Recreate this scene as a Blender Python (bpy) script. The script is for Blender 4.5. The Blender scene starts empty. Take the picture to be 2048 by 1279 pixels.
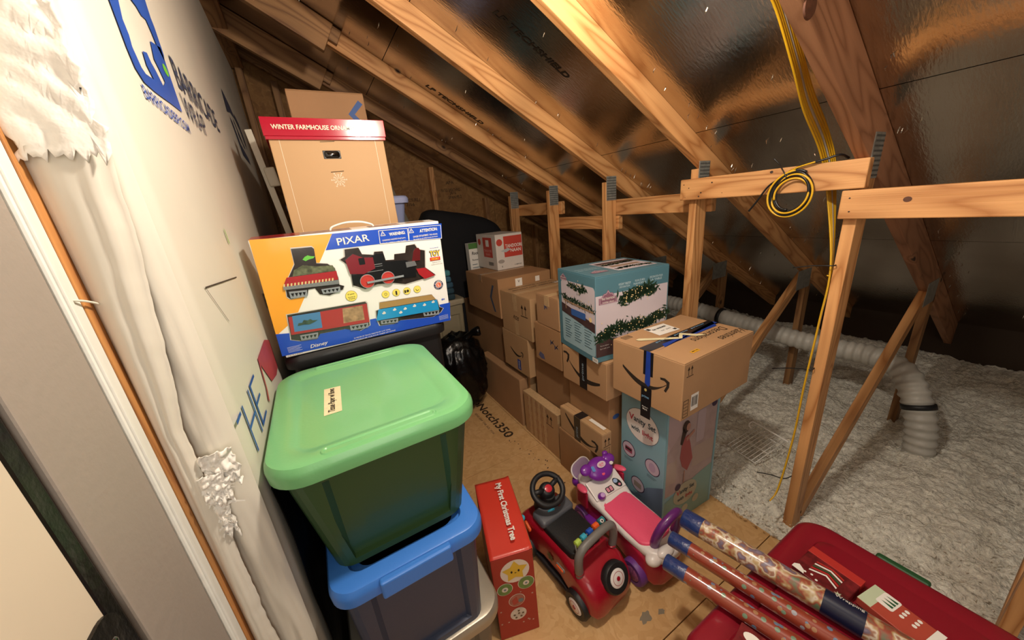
import bpy, bmesh, math, random
from mathutils import Vector, Matrix, noise
random.seed(7)
sc = bpy.context.scene
COL = sc.collection
PI = math.pi

# ------------------------------------------------------------------ camera, world, light
cam_d = bpy.data.cameras.new('camera'); cam = bpy.data.objects.new('camera', cam_d); COL.objects.link(cam)
cam.matrix_world = Matrix(((0.86129, 0.22843, -0.45387, 0), (-0.50045, 0.22675, -0.83555, 0), (-0.08795, 0.94679, 0.30961, 1.61), (0, 0, 0, 1)))
cam_d.sensor_width = 36; cam_d.lens = 36 * 690 / 2048; cam_d.clip_start = 0.02
sc.camera = cam
w = bpy.data.worlds.new('room_dim'); sc.world = w; w.use_nodes = True
w.node_tree.nodes['Background'].inputs[0].default_value = (1.0, 0.86, 0.72, 1)
w.node_tree.nodes['Background'].inputs[1].default_value = 0.05
ld = bpy.data.lights.new('rafter_bulb', 'POINT'); ld.energy = 36; ld.color = (1.0, 0.90, 0.77); ld.shadow_soft_size = 0.045
lo = bpy.data.objects.new('rafter_bulb', ld); lo.location = (0.51, 0.56, 2.22); COL.objects.link(lo)
# fill light added behind the camera, on the doorway side
ad = bpy.data.lights.new('doorway_fill', 'AREA'); ad.energy = 8; ad.color = (1.0, 0.92, 0.82); ad.shape = 'RECTANGLE'; ad.size = 0.8; ad.size_y = 1.2
ao = bpy.data.objects.new('doorway_fill', ad); ao.location = (0.1, -0.9, 1.75); ao.rotation_euler = (math.radians(82), 0, math.radians(-20)); COL.objects.link(ao)
sc.view_settings.view_transform = 'Standard'; sc.view_settings.look = 'None'; sc.view_settings.gamma = 1
sc.view_settings.use_curve_mapping = False; sc.view_settings.exposure = 0.58

# ------------------------------------------------------------------ materials
def lin(h):
    if not isinstance(h, str): return tuple(h) + (1,)
    r = [int(h[i:i + 2], 16) / 255 for i in (0, 2, 4)]
    return tuple(c / 12.92 if c <= 0.04045 else ((c + 0.055) / 1.055) ** 2.4 for c in r) + (1,)
_M = {}
def mat(name, color, rough=0.5, metal=0.0, var=0.0, vs=6.0, bump=0.0, bs=60.0, coat=0.0, spec=0.5, alpha=1.0, trans=0.0, stretch=None):
    if name in _M: return _M[name]
    m = bpy.data.materials.new(name); m.use_nodes = True; _M[name] = m
    N = m.node_tree.nodes; L = m.node_tree.links; b = N['Principled BSDF']; c = lin(color)
    b.inputs['Base Color'].default_value = c; b.inputs['Roughness'].default_value = rough; b.inputs['Metallic'].default_value = metal
    b.inputs['Specular IOR Level'].default_value = spec; b.inputs['Coat Weight'].default_value = coat; b.inputs['Coat Roughness'].default_value = 0.08
    b.inputs['Alpha'].default_value = alpha; b.inputs['Transmission Weight'].default_value = trans
    if var or bump:
        tc = N.new('ShaderNodeTexCoord'); src = tc.outputs['Object']
        if stretch:
            mp = N.new('ShaderNodeMapping'); mp.inputs['Scale'].default_value = stretch; L.new(src, mp.inputs[0]); src = mp.outputs[0]
    if var:
        n = N.new('ShaderNodeTexNoise'); n.inputs['Scale'].default_value = vs; n.inputs['Detail'].default_value = 5; L.new(src, n.inputs['Vector'])
        r = N.new('ShaderNodeValToRGB'); r.color_ramp.elements[0].position = 0.3; r.color_ramp.elements[1].position = 0.7
        r.color_ramp.elements[0].color = tuple(max(0, x * (1 - var)) for x in c[:3]) + (1,)
        r.color_ramp.elements[1].color = tuple(min(1, x * (1 + var)) for x in c[:3]) + (1,)
        L.new(n.outputs[0], r.inputs[0]); L.new(r.outputs[0], b.inputs['Base Color'])
    if bump:
        n2 = N.new('ShaderNodeTexNoise'); n2.inputs['Scale'].default_value = bs; n2.inputs['Detail'].default_value = 4; L.new(src, n2.inputs['Vector'])
        bp = N.new('ShaderNodeBump'); bp.inputs['Strength'].default_value = bump; bp.inputs['Distance'].default_value = 0.01
        L.new(n2.outputs[0], bp.inputs['Height']); L.new(bp.outputs[0], b.inputs['Normal'])
    return m
def nd(N, t, **k):
    n = N.new(t)
    for a, v in k.items(): setattr(n, a, v)
    return n
def mathn(N, L, op, a, b=None):
    n = nd(N, 'ShaderNodeMath', operation=op)
    for i, x in enumerate((a, b)):
        if x is None: continue
        if isinstance(x, (int, float)): n.inputs[i].default_value = x
        else: L.new(x, n.inputs[i])
    return n.outputs[0]
def wood(name, c1, c2, rough=0.6, knots=True):
    """sawn pine: growth lines running along local X, sparse knots"""
    m = bpy.data.materials.new(name); m.use_nodes = True; N = m.node_tree.nodes; L = m.node_tree.links; b = N['Principled BSDF']
    tc = nd(N, 'ShaderNodeTexCoord'); oi = nd(N, 'ShaderNodeObjectInfo')
    off = nd(N, 'ShaderNodeVectorMath', operation='SCALE'); off.inputs[0].default_value = (17, 5, 9); L.new(oi.outputs['Random'], off.inputs['Scale'])
    add = nd(N, 'ShaderNodeVectorMath', operation='ADD'); L.new(tc.outputs['Object'], add.inputs[0]); L.new(off.outputs[0], add.inputs[1])
    mp = nd(N, 'ShaderNodeMapping'); mp.inputs['Scale'].default_value = (0.9, 7, 7); L.new(add.outputs[0], mp.inputs[0])
    n1 = nd(N, 'ShaderNodeTexNoise'); n1.inputs['Scale'].default_value = 1.3; n1.inputs['Detail'].default_value = 1.0; L.new(mp.outputs[0], n1.inputs[0])
    v = nd(N, 'ShaderNodeTexVoronoi'); v.inputs['Scale'].default_value = 1.0
    mk = nd(N, 'ShaderNodeMapping'); mk.inputs['Scale'].default_value = (2.6, 4.2, 4.2); L.new(add.outputs[0], mk.inputs[0]); L.new(mk.outputs[0], v.inputs[0])
    kd = nd(N, 'ShaderNodeMapRange'); kd.inputs[1].default_value = 0.03; kd.inputs[2].default_value = 0.20; kd.inputs[3].default_value = 0.16; kd.inputs[4].default_value = 0.0; L.new(v.outputs['Distance'], kd.inputs[0])
    base = mathn(N, L, 'ADD', n1.outputs[0], kd.outputs[0])
    rings = mathn(N, L, 'PINGPONG', mathn(N, L, 'MULTIPLY', base, 17.0), 1.0)
    mf = nd(N, 'ShaderNodeMapping'); mf.inputs['Scale'].default_value = (3, 160, 160); L.new(add.outputs[0], mf.inputs[0])
    nf = nd(N, 'ShaderNodeTexNoise'); nf.inputs['Scale'].default_value = 1.0; nf.inputs['Detail'].default_value = 3; L.new(mf.outputs[0], nf.inputs[0])
    r = nd(N, 'ShaderNodeValToRGB'); e = r.color_ramp.elements; e[0].position = 0.1; e[0].color = lin(c1); e[1].position = 0.95; e[1].color = lin(c2)
    L.new(mathn(N, L, 'ADD', mathn(N, L, 'MULTIPLY', mathn(N, L, 'POWER', rings, 2.2), 0.75), mathn(N, L, 'MULTIPLY', nf.outputs[0], 0.25)), r.inputs[0])
    out = r.outputs[0]
    if knots:
        km = nd(N, 'ShaderNodeMapRange'); km.inputs[1].default_value = 0.045; km.inputs[2].default_value = 0.075; km.inputs[3].default_value = 1; km.inputs[4].default_value = 0; L.new(v.outputs['Distance'], km.inputs[0])
        mx = nd(N, 'ShaderNodeMix', data_type='RGBA'); L.new(km.outputs[0], mx.inputs[0]); L.new(out, mx.inputs[6]); mx.inputs[7].default_value = lin('3a2012'); out = mx.outputs[2]
    ng = nd(N, 'ShaderNodeTexNoise'); ng.inputs['Scale'].default_value = 2.2; L.new(add.outputs[0], ng.inputs[0])
    dk = nd(N, 'ShaderNodeMapRange'); dk.inputs[1].default_value = 0.3; dk.inputs[2].default_value = 0.7; dk.inputs[3].default_value = 0.72; dk.inputs[4].default_value = 1.1; L.new(ng.outputs[0], dk.inputs[0])
    m2 = nd(N, 'ShaderNodeVectorMath', operation='SCALE'); L.new(out, m2.inputs[0]); L.new(dk.outputs[0], m2.inputs['Scale'])
    L.new(m2.outputs[0], b.inputs['Base Color']); b.inputs['Roughness'].default_value = rough
    bp = nd(N, 'ShaderNodeBump'); bp.inputs['Strength'].default_value = 0.25; bp.inputs['Distance'].default_value = 0.004; L.new(nf.outputs[0], bp.inputs['Height']); L.new(bp.outputs[0], b.inputs['Normal'])
    return m
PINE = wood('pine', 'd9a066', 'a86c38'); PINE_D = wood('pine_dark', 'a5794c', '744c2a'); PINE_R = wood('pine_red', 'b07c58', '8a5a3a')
def osb(name, c1, c2, c3, scale=26, rough=0.75):
    m = bpy.data.materials.new(name); m.use_nodes = True; N = m.node_tree.nodes; L = m.node_tree.links; b = N['Principled BSDF']
    tc = nd(N, 'ShaderNodeTexCoord'); nz = nd(N, 'ShaderNodeTexNoise'); nz.inputs['Scale'].default_value = 5; nz.inputs['Detail'].default_value = 3; L.new(tc.outputs['Object'], nz.inputs[0])
    mx = nd(N, 'ShaderNodeVectorMath', operation='MULTIPLY_ADD'); L.new(nz.outputs['Color'], mx.inputs[0]); mx.inputs[1].default_value = (0.25, 0.25, 0.25); L.new(tc.outputs['Object'], mx.inputs[2])
    v = nd(N, 'ShaderNodeTexVoronoi'); v.inputs['Scale'].default_value = scale; v.inputs['Randomness'].default_value = 1; L.new(mx.outputs[0], v.inputs[0])
    r = nd(N, 'ShaderNodeValToRGB'); e = r.color_ramp.elements; e[0].color = lin(c1); e[1].color = lin(c2); x = e.new(0.5); x.color = lin(c3)
    sp = nd(N, 'ShaderNodeSeparateColor'); L.new(v.outputs['Color'], sp.inputs[0]); 
    n3 = nd(N, 'ShaderNodeTexNoise'); n3.inputs['Scale'].default_value = 70; n3.inputs['Detail'].default_value = 5; L.new(tc.outputs['Object'], n3.inputs[0])
    L.new(mathn(N, L, 'ADD', mathn(N, L, 'MULTIPLY', sp.outputs[0], 0.45), mathn(N, L, 'MULTIPLY', mathn(N, L, 'ADD', n3.outputs[0], nz.outputs[0]), 0.28)), r.inputs[0])
    L.new(r.outputs[0], b.inputs['Base Color']); b.inputs['Roughness'].default_value = rough
    bp = nd(N, 'ShaderNodeBump'); bp.inputs['Strength'].default_value = 0.15; bp.inputs['Distance'].default_value = 0.004; L.new(sp.outputs[1], bp.inputs['Height']); L.new(bp.outputs[0], b.inputs['Normal'])
    return m
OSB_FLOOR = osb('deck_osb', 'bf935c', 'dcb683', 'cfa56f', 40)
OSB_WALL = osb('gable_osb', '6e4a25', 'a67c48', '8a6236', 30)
def foil_mat():
    m = bpy.data.materials.new('radiant_foil'); m.use_nodes = True; N = m.node_tree.nodes; L = m.node_tree.links; b = N['Principled BSDF']
    tc = nd(N, 'ShaderNodeTexCoord'); n = nd(N, 'ShaderNodeTexNoise'); n.inputs['Scale'].default_value = 3; n.inputs['Detail'].default_value = 4; L.new(tc.outputs['Object'], n.inputs[0])
    r = nd(N, 'ShaderNodeValToRGB'); r.color_ramp.elements[0].position = 0.3; r.color_ramp.elements[1].position = 0.75
    r.color_ramp.elements[0].color = (0.50, 0.44, 0.37, 1); r.color_ramp.elements[1].color = (0.68, 0.62, 0.54, 1); L.new(n.outputs[0], r.inputs[0]); L.new(r.outputs[0], b.inputs['Base Color'])
    b.inputs['Metallic'].default_value = 1.0
    r2 = nd(N, 'ShaderNodeMapRange'); r2.inputs[3].default_value = 0.10; r2.inputs[4].default_value = 0.26; L.new(n.outputs[0], r2.inputs[0]); L.new(r2.outputs[0], b.inputs['Roughness'])
    mp = nd(N, 'ShaderNodeMapping'); mp.inputs['Scale'].default_value = (30, 110, 30); L.new(tc.outputs['Object'], mp.inputs[0])
    n2 = nd(N, 'ShaderNodeTexNoise'); n2.inputs['Scale'].default_value = 1.2; n2.inputs['Detail'].default_value = 5; L.new(mp.outputs[0], n2.inputs[0])
    bp = nd(N, 'ShaderNodeBump'); bp.inputs['Strength'].default_value = 0.5; bp.inputs['Distance'].default_value = 0.0014; L.new(n2.outputs[0], bp.inputs['Height']); L.new(bp.outputs[0], b.inputs['Normal'])
    return m
FOIL = foil_mat()
WRAP = mat('house_wrap', 'd8d2c4', 0.55, var=0.05, vs=2.2, bump=0.12, bs=9)
WRAP_TORN = mat('torn_wrap', 'efebe2', 0.6, var=0.06, vs=8, bump=0.6, bs=22)
BLUEINK = mat('blue_wrap_ink', '2450a8', 0.5, var=0.12, vs=14); DARKINK = mat('dark_blue_ink', '3a4560', 0.6, var=0.2, vs=30)
REDINK = mat('red_wrap_ink', 'b5484e', 0.55, var=0.15, vs=12)
INK = mat('black_ink', '2a2018', 0.7); INKB = mat('brown_box_ink', '3a2a1a', 0.7)
WHITE = mat('white_paper', 'eeeae2', 0.5); WHITEGLOSS = mat('white_glossy_card', 'f1f1ee', 0.28, coat=0.3)
CARD = [mat('cardboard_%s' % 'abcdef'[i], c, 0.72, var=0.07, vs=4, bump=0.06, bs=50) for i, c in enumerate(['b48c64', 'a98058', 'ba946a', 'a07852', 'ae8660', '97714e'])]
KRAFT = mat('kraft_smooth', 'c9a172', 0.6, var=0.03, vs=2)
EDGE = mat('cardboard_edge', '8e6840', 0.85); DARKIN = mat('box_inside', '2b1c10', 0.95)
TAPE = mat('clear_brown_tape', 'b48a5c', 0.22, coat=0.4); TAPE_W = mat('paper_tape', 'c9a77c', 0.45, var=0.1, vs=60)
TAPE_BLACK = mat('black_printed_tape', '1d1b1e', 0.3, coat=0.3); TAPE_BLUE = mat('blue_painters_tape', '1d3f9e', 0.5, var=0.1, vs=30)
MASKING = mat('masking_tape', 'e3d8ae', 0.6, var=0.06, vs=30, bump=0.2, bs=60)
GALV = mat('galvanised_plate', 'a3a49e', 0.5, 0.55, var=0.2, vs=40)
BLACK = mat('black_plastic', '141416', 0.35, bump=0.05, bs=150); BLACKBAG = mat('black_bag_film', '060608', 0.28, bump=0.7, bs=16, spec=.4)
BLACKCLOTH = mat('black_bag_cloth', '101014', 0.85, bump=0.2, bs=80)

# ------------------------------------------------------------------ mesh helpers
def link(name, verts, faces, m, parent=None, smooth=False, mats=None, midx=None):
    me = bpy.data.meshes.new(name); me.from_pydata([tuple(v) for v in verts], [], faces); me.update()
    if mats:
        for x in mats: me.materials.append(x)
        me.polygons.foreach_set('material_index', midx)
    else: me.materials.append(m)
    if smooth: me.polygons.foreach_set('use_smooth', [True] * len(me.polygons))
    o = bpy.data.objects.new(name, me); COL.objects.link(o)
    if parent: o.parent = parent
    return o
def tag(o, label=None, cat=None, group=None, kind=None):
    if label: o['label'] = label
    if cat: o['category'] = cat
    if group: o['group'] = group
    if kind: o['kind'] = kind
    return o
def root(name, loc=(0, 0, 0), rz=0, label=None, cat=None, group=None, kind=None, rot=None):
    o = bpy.data.objects.new(name, None); COL.objects.link(o); o.location = loc; o.rotation_euler = rot or (0, 0, math.radians(rz)); o.empty_display_size = 0.05
    return tag(o, label, cat, group, kind)
def xf(verts, M): return [M @ Vector(v) for v in verts]
def box_vf(x0, y0, z0, x1, y1, z1):
    v = [(x0, y0, z0), (x1, y0, z0), (x1, y1, z0), (x0, y1, z0), (x0, y0, z1), (x1, y0, z1), (x1, y1, z1), (x0, y1, z1)]
    return v, [(0, 3, 2, 1), (4, 5, 6, 7), (0, 1, 5, 4), (1, 2, 6, 5), (2, 3, 7, 6), (3, 0, 4, 7)]
def bevel(o, wd, seg=2, ang=0.6):
    b = o.modifiers.new('bevel', 'BEVEL'); b.width = wd; b.segments = seg; b.limit_method = 'ANGLE'; b.angle_limit = ang
    return o
def boxo(name, dims, m, parent=None, bev=0.0, seg=2, M=None):
    v, f = box_vf(*dims)
    if M: v = xf(v, M)
    o = link(name, v, f, m, parent)
    if bev: bevel(o, bev, seg)
    return o
class MB:
    def __init__(s): s.v = []; s.f = []
    def add(s, v, f, M=None):
        n = len(s.v); s.v += [tuple(M @ Vector(p)) if M else tuple(p) for p in v]; s.f += [tuple(i + n for i in q) for q in f]; return s
    def box(s, *d, M=None): return s.add(*box_vf(*d), M=M)
    def tube(s, pts, r, n=10, cap=True, closed=False):
        v, f = tube_vf(pts, r, n, cap, closed); return s.add(v, f)
    def build(s, name, m, parent=None, smooth=False): return link(name, s.v, s.f, m, parent, smooth)
def tube_vf(pts, r, n=10, cap=True, closed=False):
    pts = [Vector(p) for p in pts]; k = len(pts); rr = r if isinstance(r, (list, tuple)) else [r] * k
    v = []; f = []; up = None
    for i, p in enumerate(pts):
        a = pts[(i - 1) % k] if (closed or i > 0) else p; b = pts[(i + 1) % k] if (closed or i < k - 1) else p
        t = (b - a).normalized()
        if up is None:
            up = Vector((0, 0, 1)) if abs(t.z) < 0.9 else Vector((1, 0, 0))
        s = t.cross(up)
        if s.length < 1e-6: s = t.orthogonal()
        s.normalize(); u = s.cross(t).normalized(); up = u
        for j in range(n):
            q = 2 * PI * j / n; v.append(p + (s * math.cos(q) + u * math.sin(q)) * rr[i])
    for i in range(k if closed else k - 1):
        i2 = (i + 1) % k
        for j in range(n): f.append((i * n + j, i * n + (j + 1) % n, i2 * n + (j + 1) % n, i2 * n + j))
    if cap and not closed:
        f.append(tuple(range(n - 1, -1, -1))); f.append(tuple((k - 1) * n + j for j in range(n)))
    return v, f
def tube(name, pts, r, m, parent=None, n=12, closed=False):
    v, f = tube_vf(pts, r, n, True, closed); return link(name, v, f, m, parent, True)
def smoothpath(pts, k=6, closed=False):
    pts = [Vector(p) for p in pts]; n = len(pts); out = []
    for i in range(n if closed else n - 1):
        if closed: p0, p1, p2, p3 = pts[i - 1], pts[i], pts[(i + 1) % n], pts[(i + 2) % n]
        else: p0, p1, p2, p3 = pts[max(i - 1, 0)], pts[i], pts[i + 1], pts[min(i + 2, n - 1)]
        for j in range(k):
            t = j / k
            out.append(0.5 * ((2 * p1) + (p2 - p0) * t + (2 * p0 - 5 * p1 + 4 * p2 - p3) * t * t + (3 * p1 - p0 - 3 * p2 + p3) * t ** 3))
    if not closed: out.append(pts[-1])
    return out
def rrect(wd, dp, r, n=6):
    r = min(r, wd / 2 - 1e-4, dp / 2 - 1e-4); out = []
    for cx, cy, a0 in ((wd / 2 - r, dp / 2 - r, 0), (-wd / 2 + r, dp / 2 - r, 90), (-wd / 2 + r, -dp / 2 + r, 180), (wd / 2 - r, -dp / 2 + r, 270)):
        for i in range(n + 1):
            a = math.radians(a0 + 90 * i / n); out.append((cx + r * math.cos(a), cy + r * math.sin(a)))
    return out
def loft(name, rings, m, parent=None, smooth=True, cap0=True, cap1=True):
    n = len(rings[0]); v = [p for r in rings for p in r]; f = []
    for i in range(len(rings) - 1):
        for j in range(n): f.append((i * n + j, i * n + (j + 1) % n, (i + 1) * n + (j + 1) % n, (i + 1) * n + j))
    if cap0: f.append(tuple(range(n - 1, -1, -1)))
    if cap1: f.append(tuple((len(rings) - 1) * n + j for j in range(n)))
    o = link(name, v, f, m, parent, smooth)
    return o
def auto_smooth(o, ang=35):
    me = o.data; bm = bmesh.new(); bm.from_mesh(me); a = math.radians(ang)
    for e in bm.edges:
        if len(e.link_faces) == 2 and e.calc_face_angle(0) > a: e.smooth = False
    for fc in bm.faces: fc.smooth = True
    bm.to_mesh(me); bm.free(); return o
def lathe(name, prof, m, parent=None, n=28, M=None):
    """prof: (radius, height) pairs about local Z; M places it"""
    v = []; f = []
    for r, z in prof:
        for j in range(n): v.append(Vector((r * math.cos(2 * PI * j / n), r * math.sin(2 * PI * j / n), z)))
    k = len(prof)
    for i in range(k - 1):
        for j in range(n): f.append((i * n + j, i * n + (j + 1) % n, (i + 1) * n + (j + 1) % n, (i + 1) * n + j))
    f.append(tuple(range(n - 1, -1, -1))); f.append(tuple((k - 1) * n + j for j in range(n)))
    if M: v = [M @ p for p in v]
    return auto_smooth(link(name, v, f, m, parent), 40)
def axisM(o, z, x=None):
    """matrix with origin o, local Z along z"""
    z = Vector(z).normalized(); x = Vector(x) if x else z.orthogonal(); y = z.cross(x).normalized(); x = y.cross(z).normalized()
    return Matrix(((x.x, y.x, z.x, o[0]), (x.y, y.y, z.y, o[1]), (x.z, y.z, z.z, o[2]), (0, 0, 0, 1)))
# ---- flat print: a frame is a matrix whose XY plane is the printed face, Z outward
def frame(o, s, t):
    s = Vector(s).normalized(); t = Vector(t).normalized(); n = s.cross(t)
    return Matrix(((s.x, t.x, n.x, o[0]), (s.y, t.y, n.y, o[1]), (s.z, t.z, n.z, o[2]), (0, 0, 0, 1)))
def faceL(wd, dp, h): return frame((0, dp, 0), (0, -1, 0), (0, 0, 1))       # s from far to near, t up
def faceF(wd, dp, h): return frame((0, 0, 0), (1, 0, 0), (0, 0, 1))
def faceT(wd, dp, h): return frame((0, 0, h), (1, 0, 0), (0, 1, 0))
def decal(name, polys, m, F, parent, lvl=1, thick=0.0):
    v = []; f = []
    for p in polys:
        n = len(v); v += [F @ Vector((a, b, 0.0006 * lvl + thick)) for a, b in p]; f.append(tuple(range(n, n + len(p))))
    bm = bmesh.new(); vs = [bm.verts.new(p) for p in v]
    for q in f:
        try: bm.faces.new([vs[i] for i in q])
        except ValueError: pass
    nrm = (F.to_3x3() @ Vector((0, 0, 1)))
    for fc in bm.faces:
        fc.normal_update()
        if fc.normal.dot(nrm) < 0: fc.normal_flip()
    bmesh.ops.triangulate(bm, faces=bm.faces[:])
    me = bpy.data.meshes.new(name); bm.to_mesh(me); bm.free(); me.materials.append(m)
    o = bpy.data.objects.new(name, me); COL.objects.link(o); o.parent = parent
    return o
def R(s0, t0, s1, t1): return [(s0, t0), (s1, t0), (s1, t1), (s0, t1)]
def RR(s0, t0, s1, t1, r, n=5): return [(p[0] + (s0 + s1) / 2, p[1] + (t0 + t1) / 2) for p in rrect(s1 - s0, t1 - t0, r, n)]
def EL(cx, cy, a, b=None, n=28, rot=0):
    b = b or a; c, s = math.cos(rot), math.sin(rot)
    return [(cx + a * math.cos(2 * PI * i / n) * c - b * math.sin(2 * PI * i / n) * s, cy + a * math.cos(2 * PI * i / n) * s + b * math.sin(2 * PI * i / n) * c) for i in range(n)]
def line2(pts, wd):
    out = []
    for (x0, y0), (x1, y1) in zip(pts[:-1], pts[1:]):
        d = Vector((x1 - x0, y1 - y0)); d.normalize(); n = Vector((-d.y, d.x)) * wd / 2; e = d * wd * 0.3
        out.append([(x0 - e.x + n.x, y0 - e.y + n.y), (x0 - e.x - n.x, y0 - e.y - n.y), (x1 + e.x - n.x, y1 + e.y - n.y), (x1 + e.x + n.x, y1 + e.y + n.y)])
    return out
_T = {}
def text_vf(s, bold=0.0, shear=0.0):
    k = (s, bold, shear)
    if k not in _T:
        cu = bpy.data.curves.new('lettering', 'FONT'); cu.body = s; cu.size = 1.0; cu.offset = bold; cu.shear = shear; cu.resolution_u = 3; cu.space_line = 1.0
        o = bpy.data.objects.new('lettering', cu); COL.objects.link(o)
        dg = bpy.context.evaluated_depsgraph_get(); me = bpy.data.meshes.new_from_object(o.evaluated_get(dg))
        v = [tuple(p.co) for p in me.vertices]; f = [tuple(p.vertices) for p in me.polygons]
        bpy.data.objects.remove(o); bpy.data.curves.remove(cu); bpy.data.meshes.remove(me)
        xs = [p[0] for p in v] or [0]; ys = [p[1] for p in v] or [0]
        _T[k] = (v, f, min(xs), max(xs), min(ys), max(ys))
    return _T[k]
def text(s, m, F, parent, c, wd=None, h=None, rot=0.0, bold=0.01, shear=0.0, lvl=2, name='lettering', curve=None):
    """lettering centred on c, wd wide and/or h high, in the plane of frame F"""
    v, f, x0, x1, y0, y1 = text_vf(s, bold, shear)
    sx = (wd / (x1 - x0)) if wd else None; sy = (h / (y1 - y0)) if h else None
    sx = sx or sy; sy = sy or sx; ca, sa = math.cos(rot), math.sin(rot); out = []
    for p in v:
        a = (p[0] - (x0 + x1) / 2) * sx; b = (p[1] - (y0 + y1) / 2) * sy
        out.append(F @ Vector((c[0] + a * ca - b * sa, c[1] + a * sa + b * ca, 0.0006 * lvl)))
    return link(name, out, f, m, parent)

# ------------------------------------------------------------------ setting: deck, walls, roof
fl = root('floor', kind='structure', label='bare chipboard attic deck with printed lettering and smudges')
def slab(name, x0, y0, x1, y1, z0, z1, m, parent, bev=0.002): return boxo(name, (x0, y0, z0, x1, y1, z1), m, parent, bev)
slab('deck_panel', -0.6, 0.535, 1.085, 1.75, -0.018, 0, OSB_FLOOR, fl)
slab('deck_panel', -0.6, 1.753, 1.085, 3.52, -0.018, 0, OSB_FLOOR, fl)
slab('deck_panel', -0.6, -1.2, 1.085, 0.532, -0.018, 0, OSB_FLOOR, fl)
slab('deck_panel', 1.088, 0.535, 1.60, 1.75, -0.018, -0.001, OSB_FLOOR, fl)
slab('deck_panel', 1.088, 1.753, 1.60, 3.52, -0.018, -0.001, OSB_FLOOR, fl)
slab('deck_panel', 1.088, -1.2, 1.60, 0.532, -0.018, -0.001, OSB_FLOOR, fl)
for y in (-0.1, 0.51, 1.12, 1.73, 2.34, 2.95):
    slab('joist', -0.6, y - 0.02, 4.3, y + 0.018, -0.2, -0.019, PINE_D, fl)
FF = frame((0.945, 2.62, 0), (0, -1, 0), (1, 0, 0))
text('TopNotch350', INKB, FF, fl, (0.285, 0.0), wd=0.77, h=0.098, bold=0.02, lvl=1)
text('EDGE GRIP  OSB  SCL  TOX', INKB, FF, fl, (0.40, -0.075), wd=0.34, h=0.016, lvl=1)
for i in range(22):
    t = random.random(); x = 0.93 + 0.1 * t + random.uniform(-.03, .03); y = 2.0 - 0.65 * t
    decal('ink_speck', [EL(x, y, 0.008 * random.uniform(.3, 1), 0.004, 7, random.random() * 3)], INKB, frame((0, 0, 0), (1, 0, 0), (0, 1, 0)), fl, 1)
SMUDGE = mat('grey_smudge', '8a7f6c', 0.8)
for cx, cy, a, b in ((0.82, 0.62, 0.035, 0.02), (0.89, 0.60, 0.02, 0.012), (1.42, 0.60, 0.03, 0.012), (1.38, 0.57, 0.02, 0.01)):
    decal('smudge', [[(cx + a * math.cos(q) * random.uniform(.6, 1.1), cy + b * math.sin(q) * random.uniform(.6, 1.1)) for q in [i * PI / 9 for i in range(18)]]], SMUDGE, frame((0, 0, 0), (1, 0, 0), (0, 1, 0)), fl, 1)

# back gable wall: chipboard sheets between studs
wb = root('wall_back', kind='structure', label='chipboard gable end wall with studs')
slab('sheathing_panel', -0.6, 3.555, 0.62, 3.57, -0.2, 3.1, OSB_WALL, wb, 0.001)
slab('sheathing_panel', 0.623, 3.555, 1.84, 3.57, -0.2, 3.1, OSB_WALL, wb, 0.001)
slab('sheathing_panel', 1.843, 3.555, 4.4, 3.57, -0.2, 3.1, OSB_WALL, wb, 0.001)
def beamo(name, p0, p1, wd, th, yc, m, parent, bev=0.003):
    """timber in a plane of constant Y from p0 to p1 (x,z), wd to the left of its direction, grain along local X"""
    d = Vector((p1[0] - p0[0], 0, p1[1] - p0[1])); L = d.length; a = math.atan2(d.z, d.x)
    o = boxo(name, (0, -th / 2, 0, L, th / 2, wd), m, parent, bev)
    o.location = (p0[0], yc, p0[1]); o.rotation_euler = (0, -a, 0)
    return o
def beamy(name, y0, y1, x0, x1, z0, z1, m, parent, bev=0.003):
    o = boxo(name, (0, 0, 0, y1 - y0, x1 - x0, z1 - z0), m, parent, bev); o.location = (x1, y0, z0); o.rotation_euler = (0, 0, PI / 2); return o
for x, mm in ((-0.18, PINE_D), (0.02, PINE_D), (0.58, PINE_D), (1.14, PINE), (1.70, PINE_D), (2.3, PINE_D)):
    zt = 2.77 - 0.56 * x - 0.09
    beamo('stud', (x + 0.045, 0), (x + 0.045, zt), 0.045, 0.075, 3.515, mm, wb)
beamo('rafter', (-0.55, 2.735 + 0.308 - 0.0), (4.35, 2.735 - 0.56 * 4.35 + 0.0), 0.085, 0.038, 3.50, PINE_D, wb)
SM = mat('faded_stencil', '3c2b18', 0.85, var=0.3, vs=80)
GW = frame((0, 3.555, 0), (1, 0, 0), (0, 0, 1))
for cx, cz, s_, wd_ in ((1.36, 1.83, 'RATED SHEATHING', 0.2), (1.38, 1.80, '24/16', 0.07), (1.40, 1.76, 'SPAN PS 2', 0.14), (0.95, 1.76, 'EXPOSURE 1', 0.16), (0.93, 1.72, '7/16', 0.08), (1.36, 1.90, 'APA', 0.08)):
    text(s_, SM, GW, wb, (cx, cz), wd=wd_, h=0.03, lvl=1)

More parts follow.
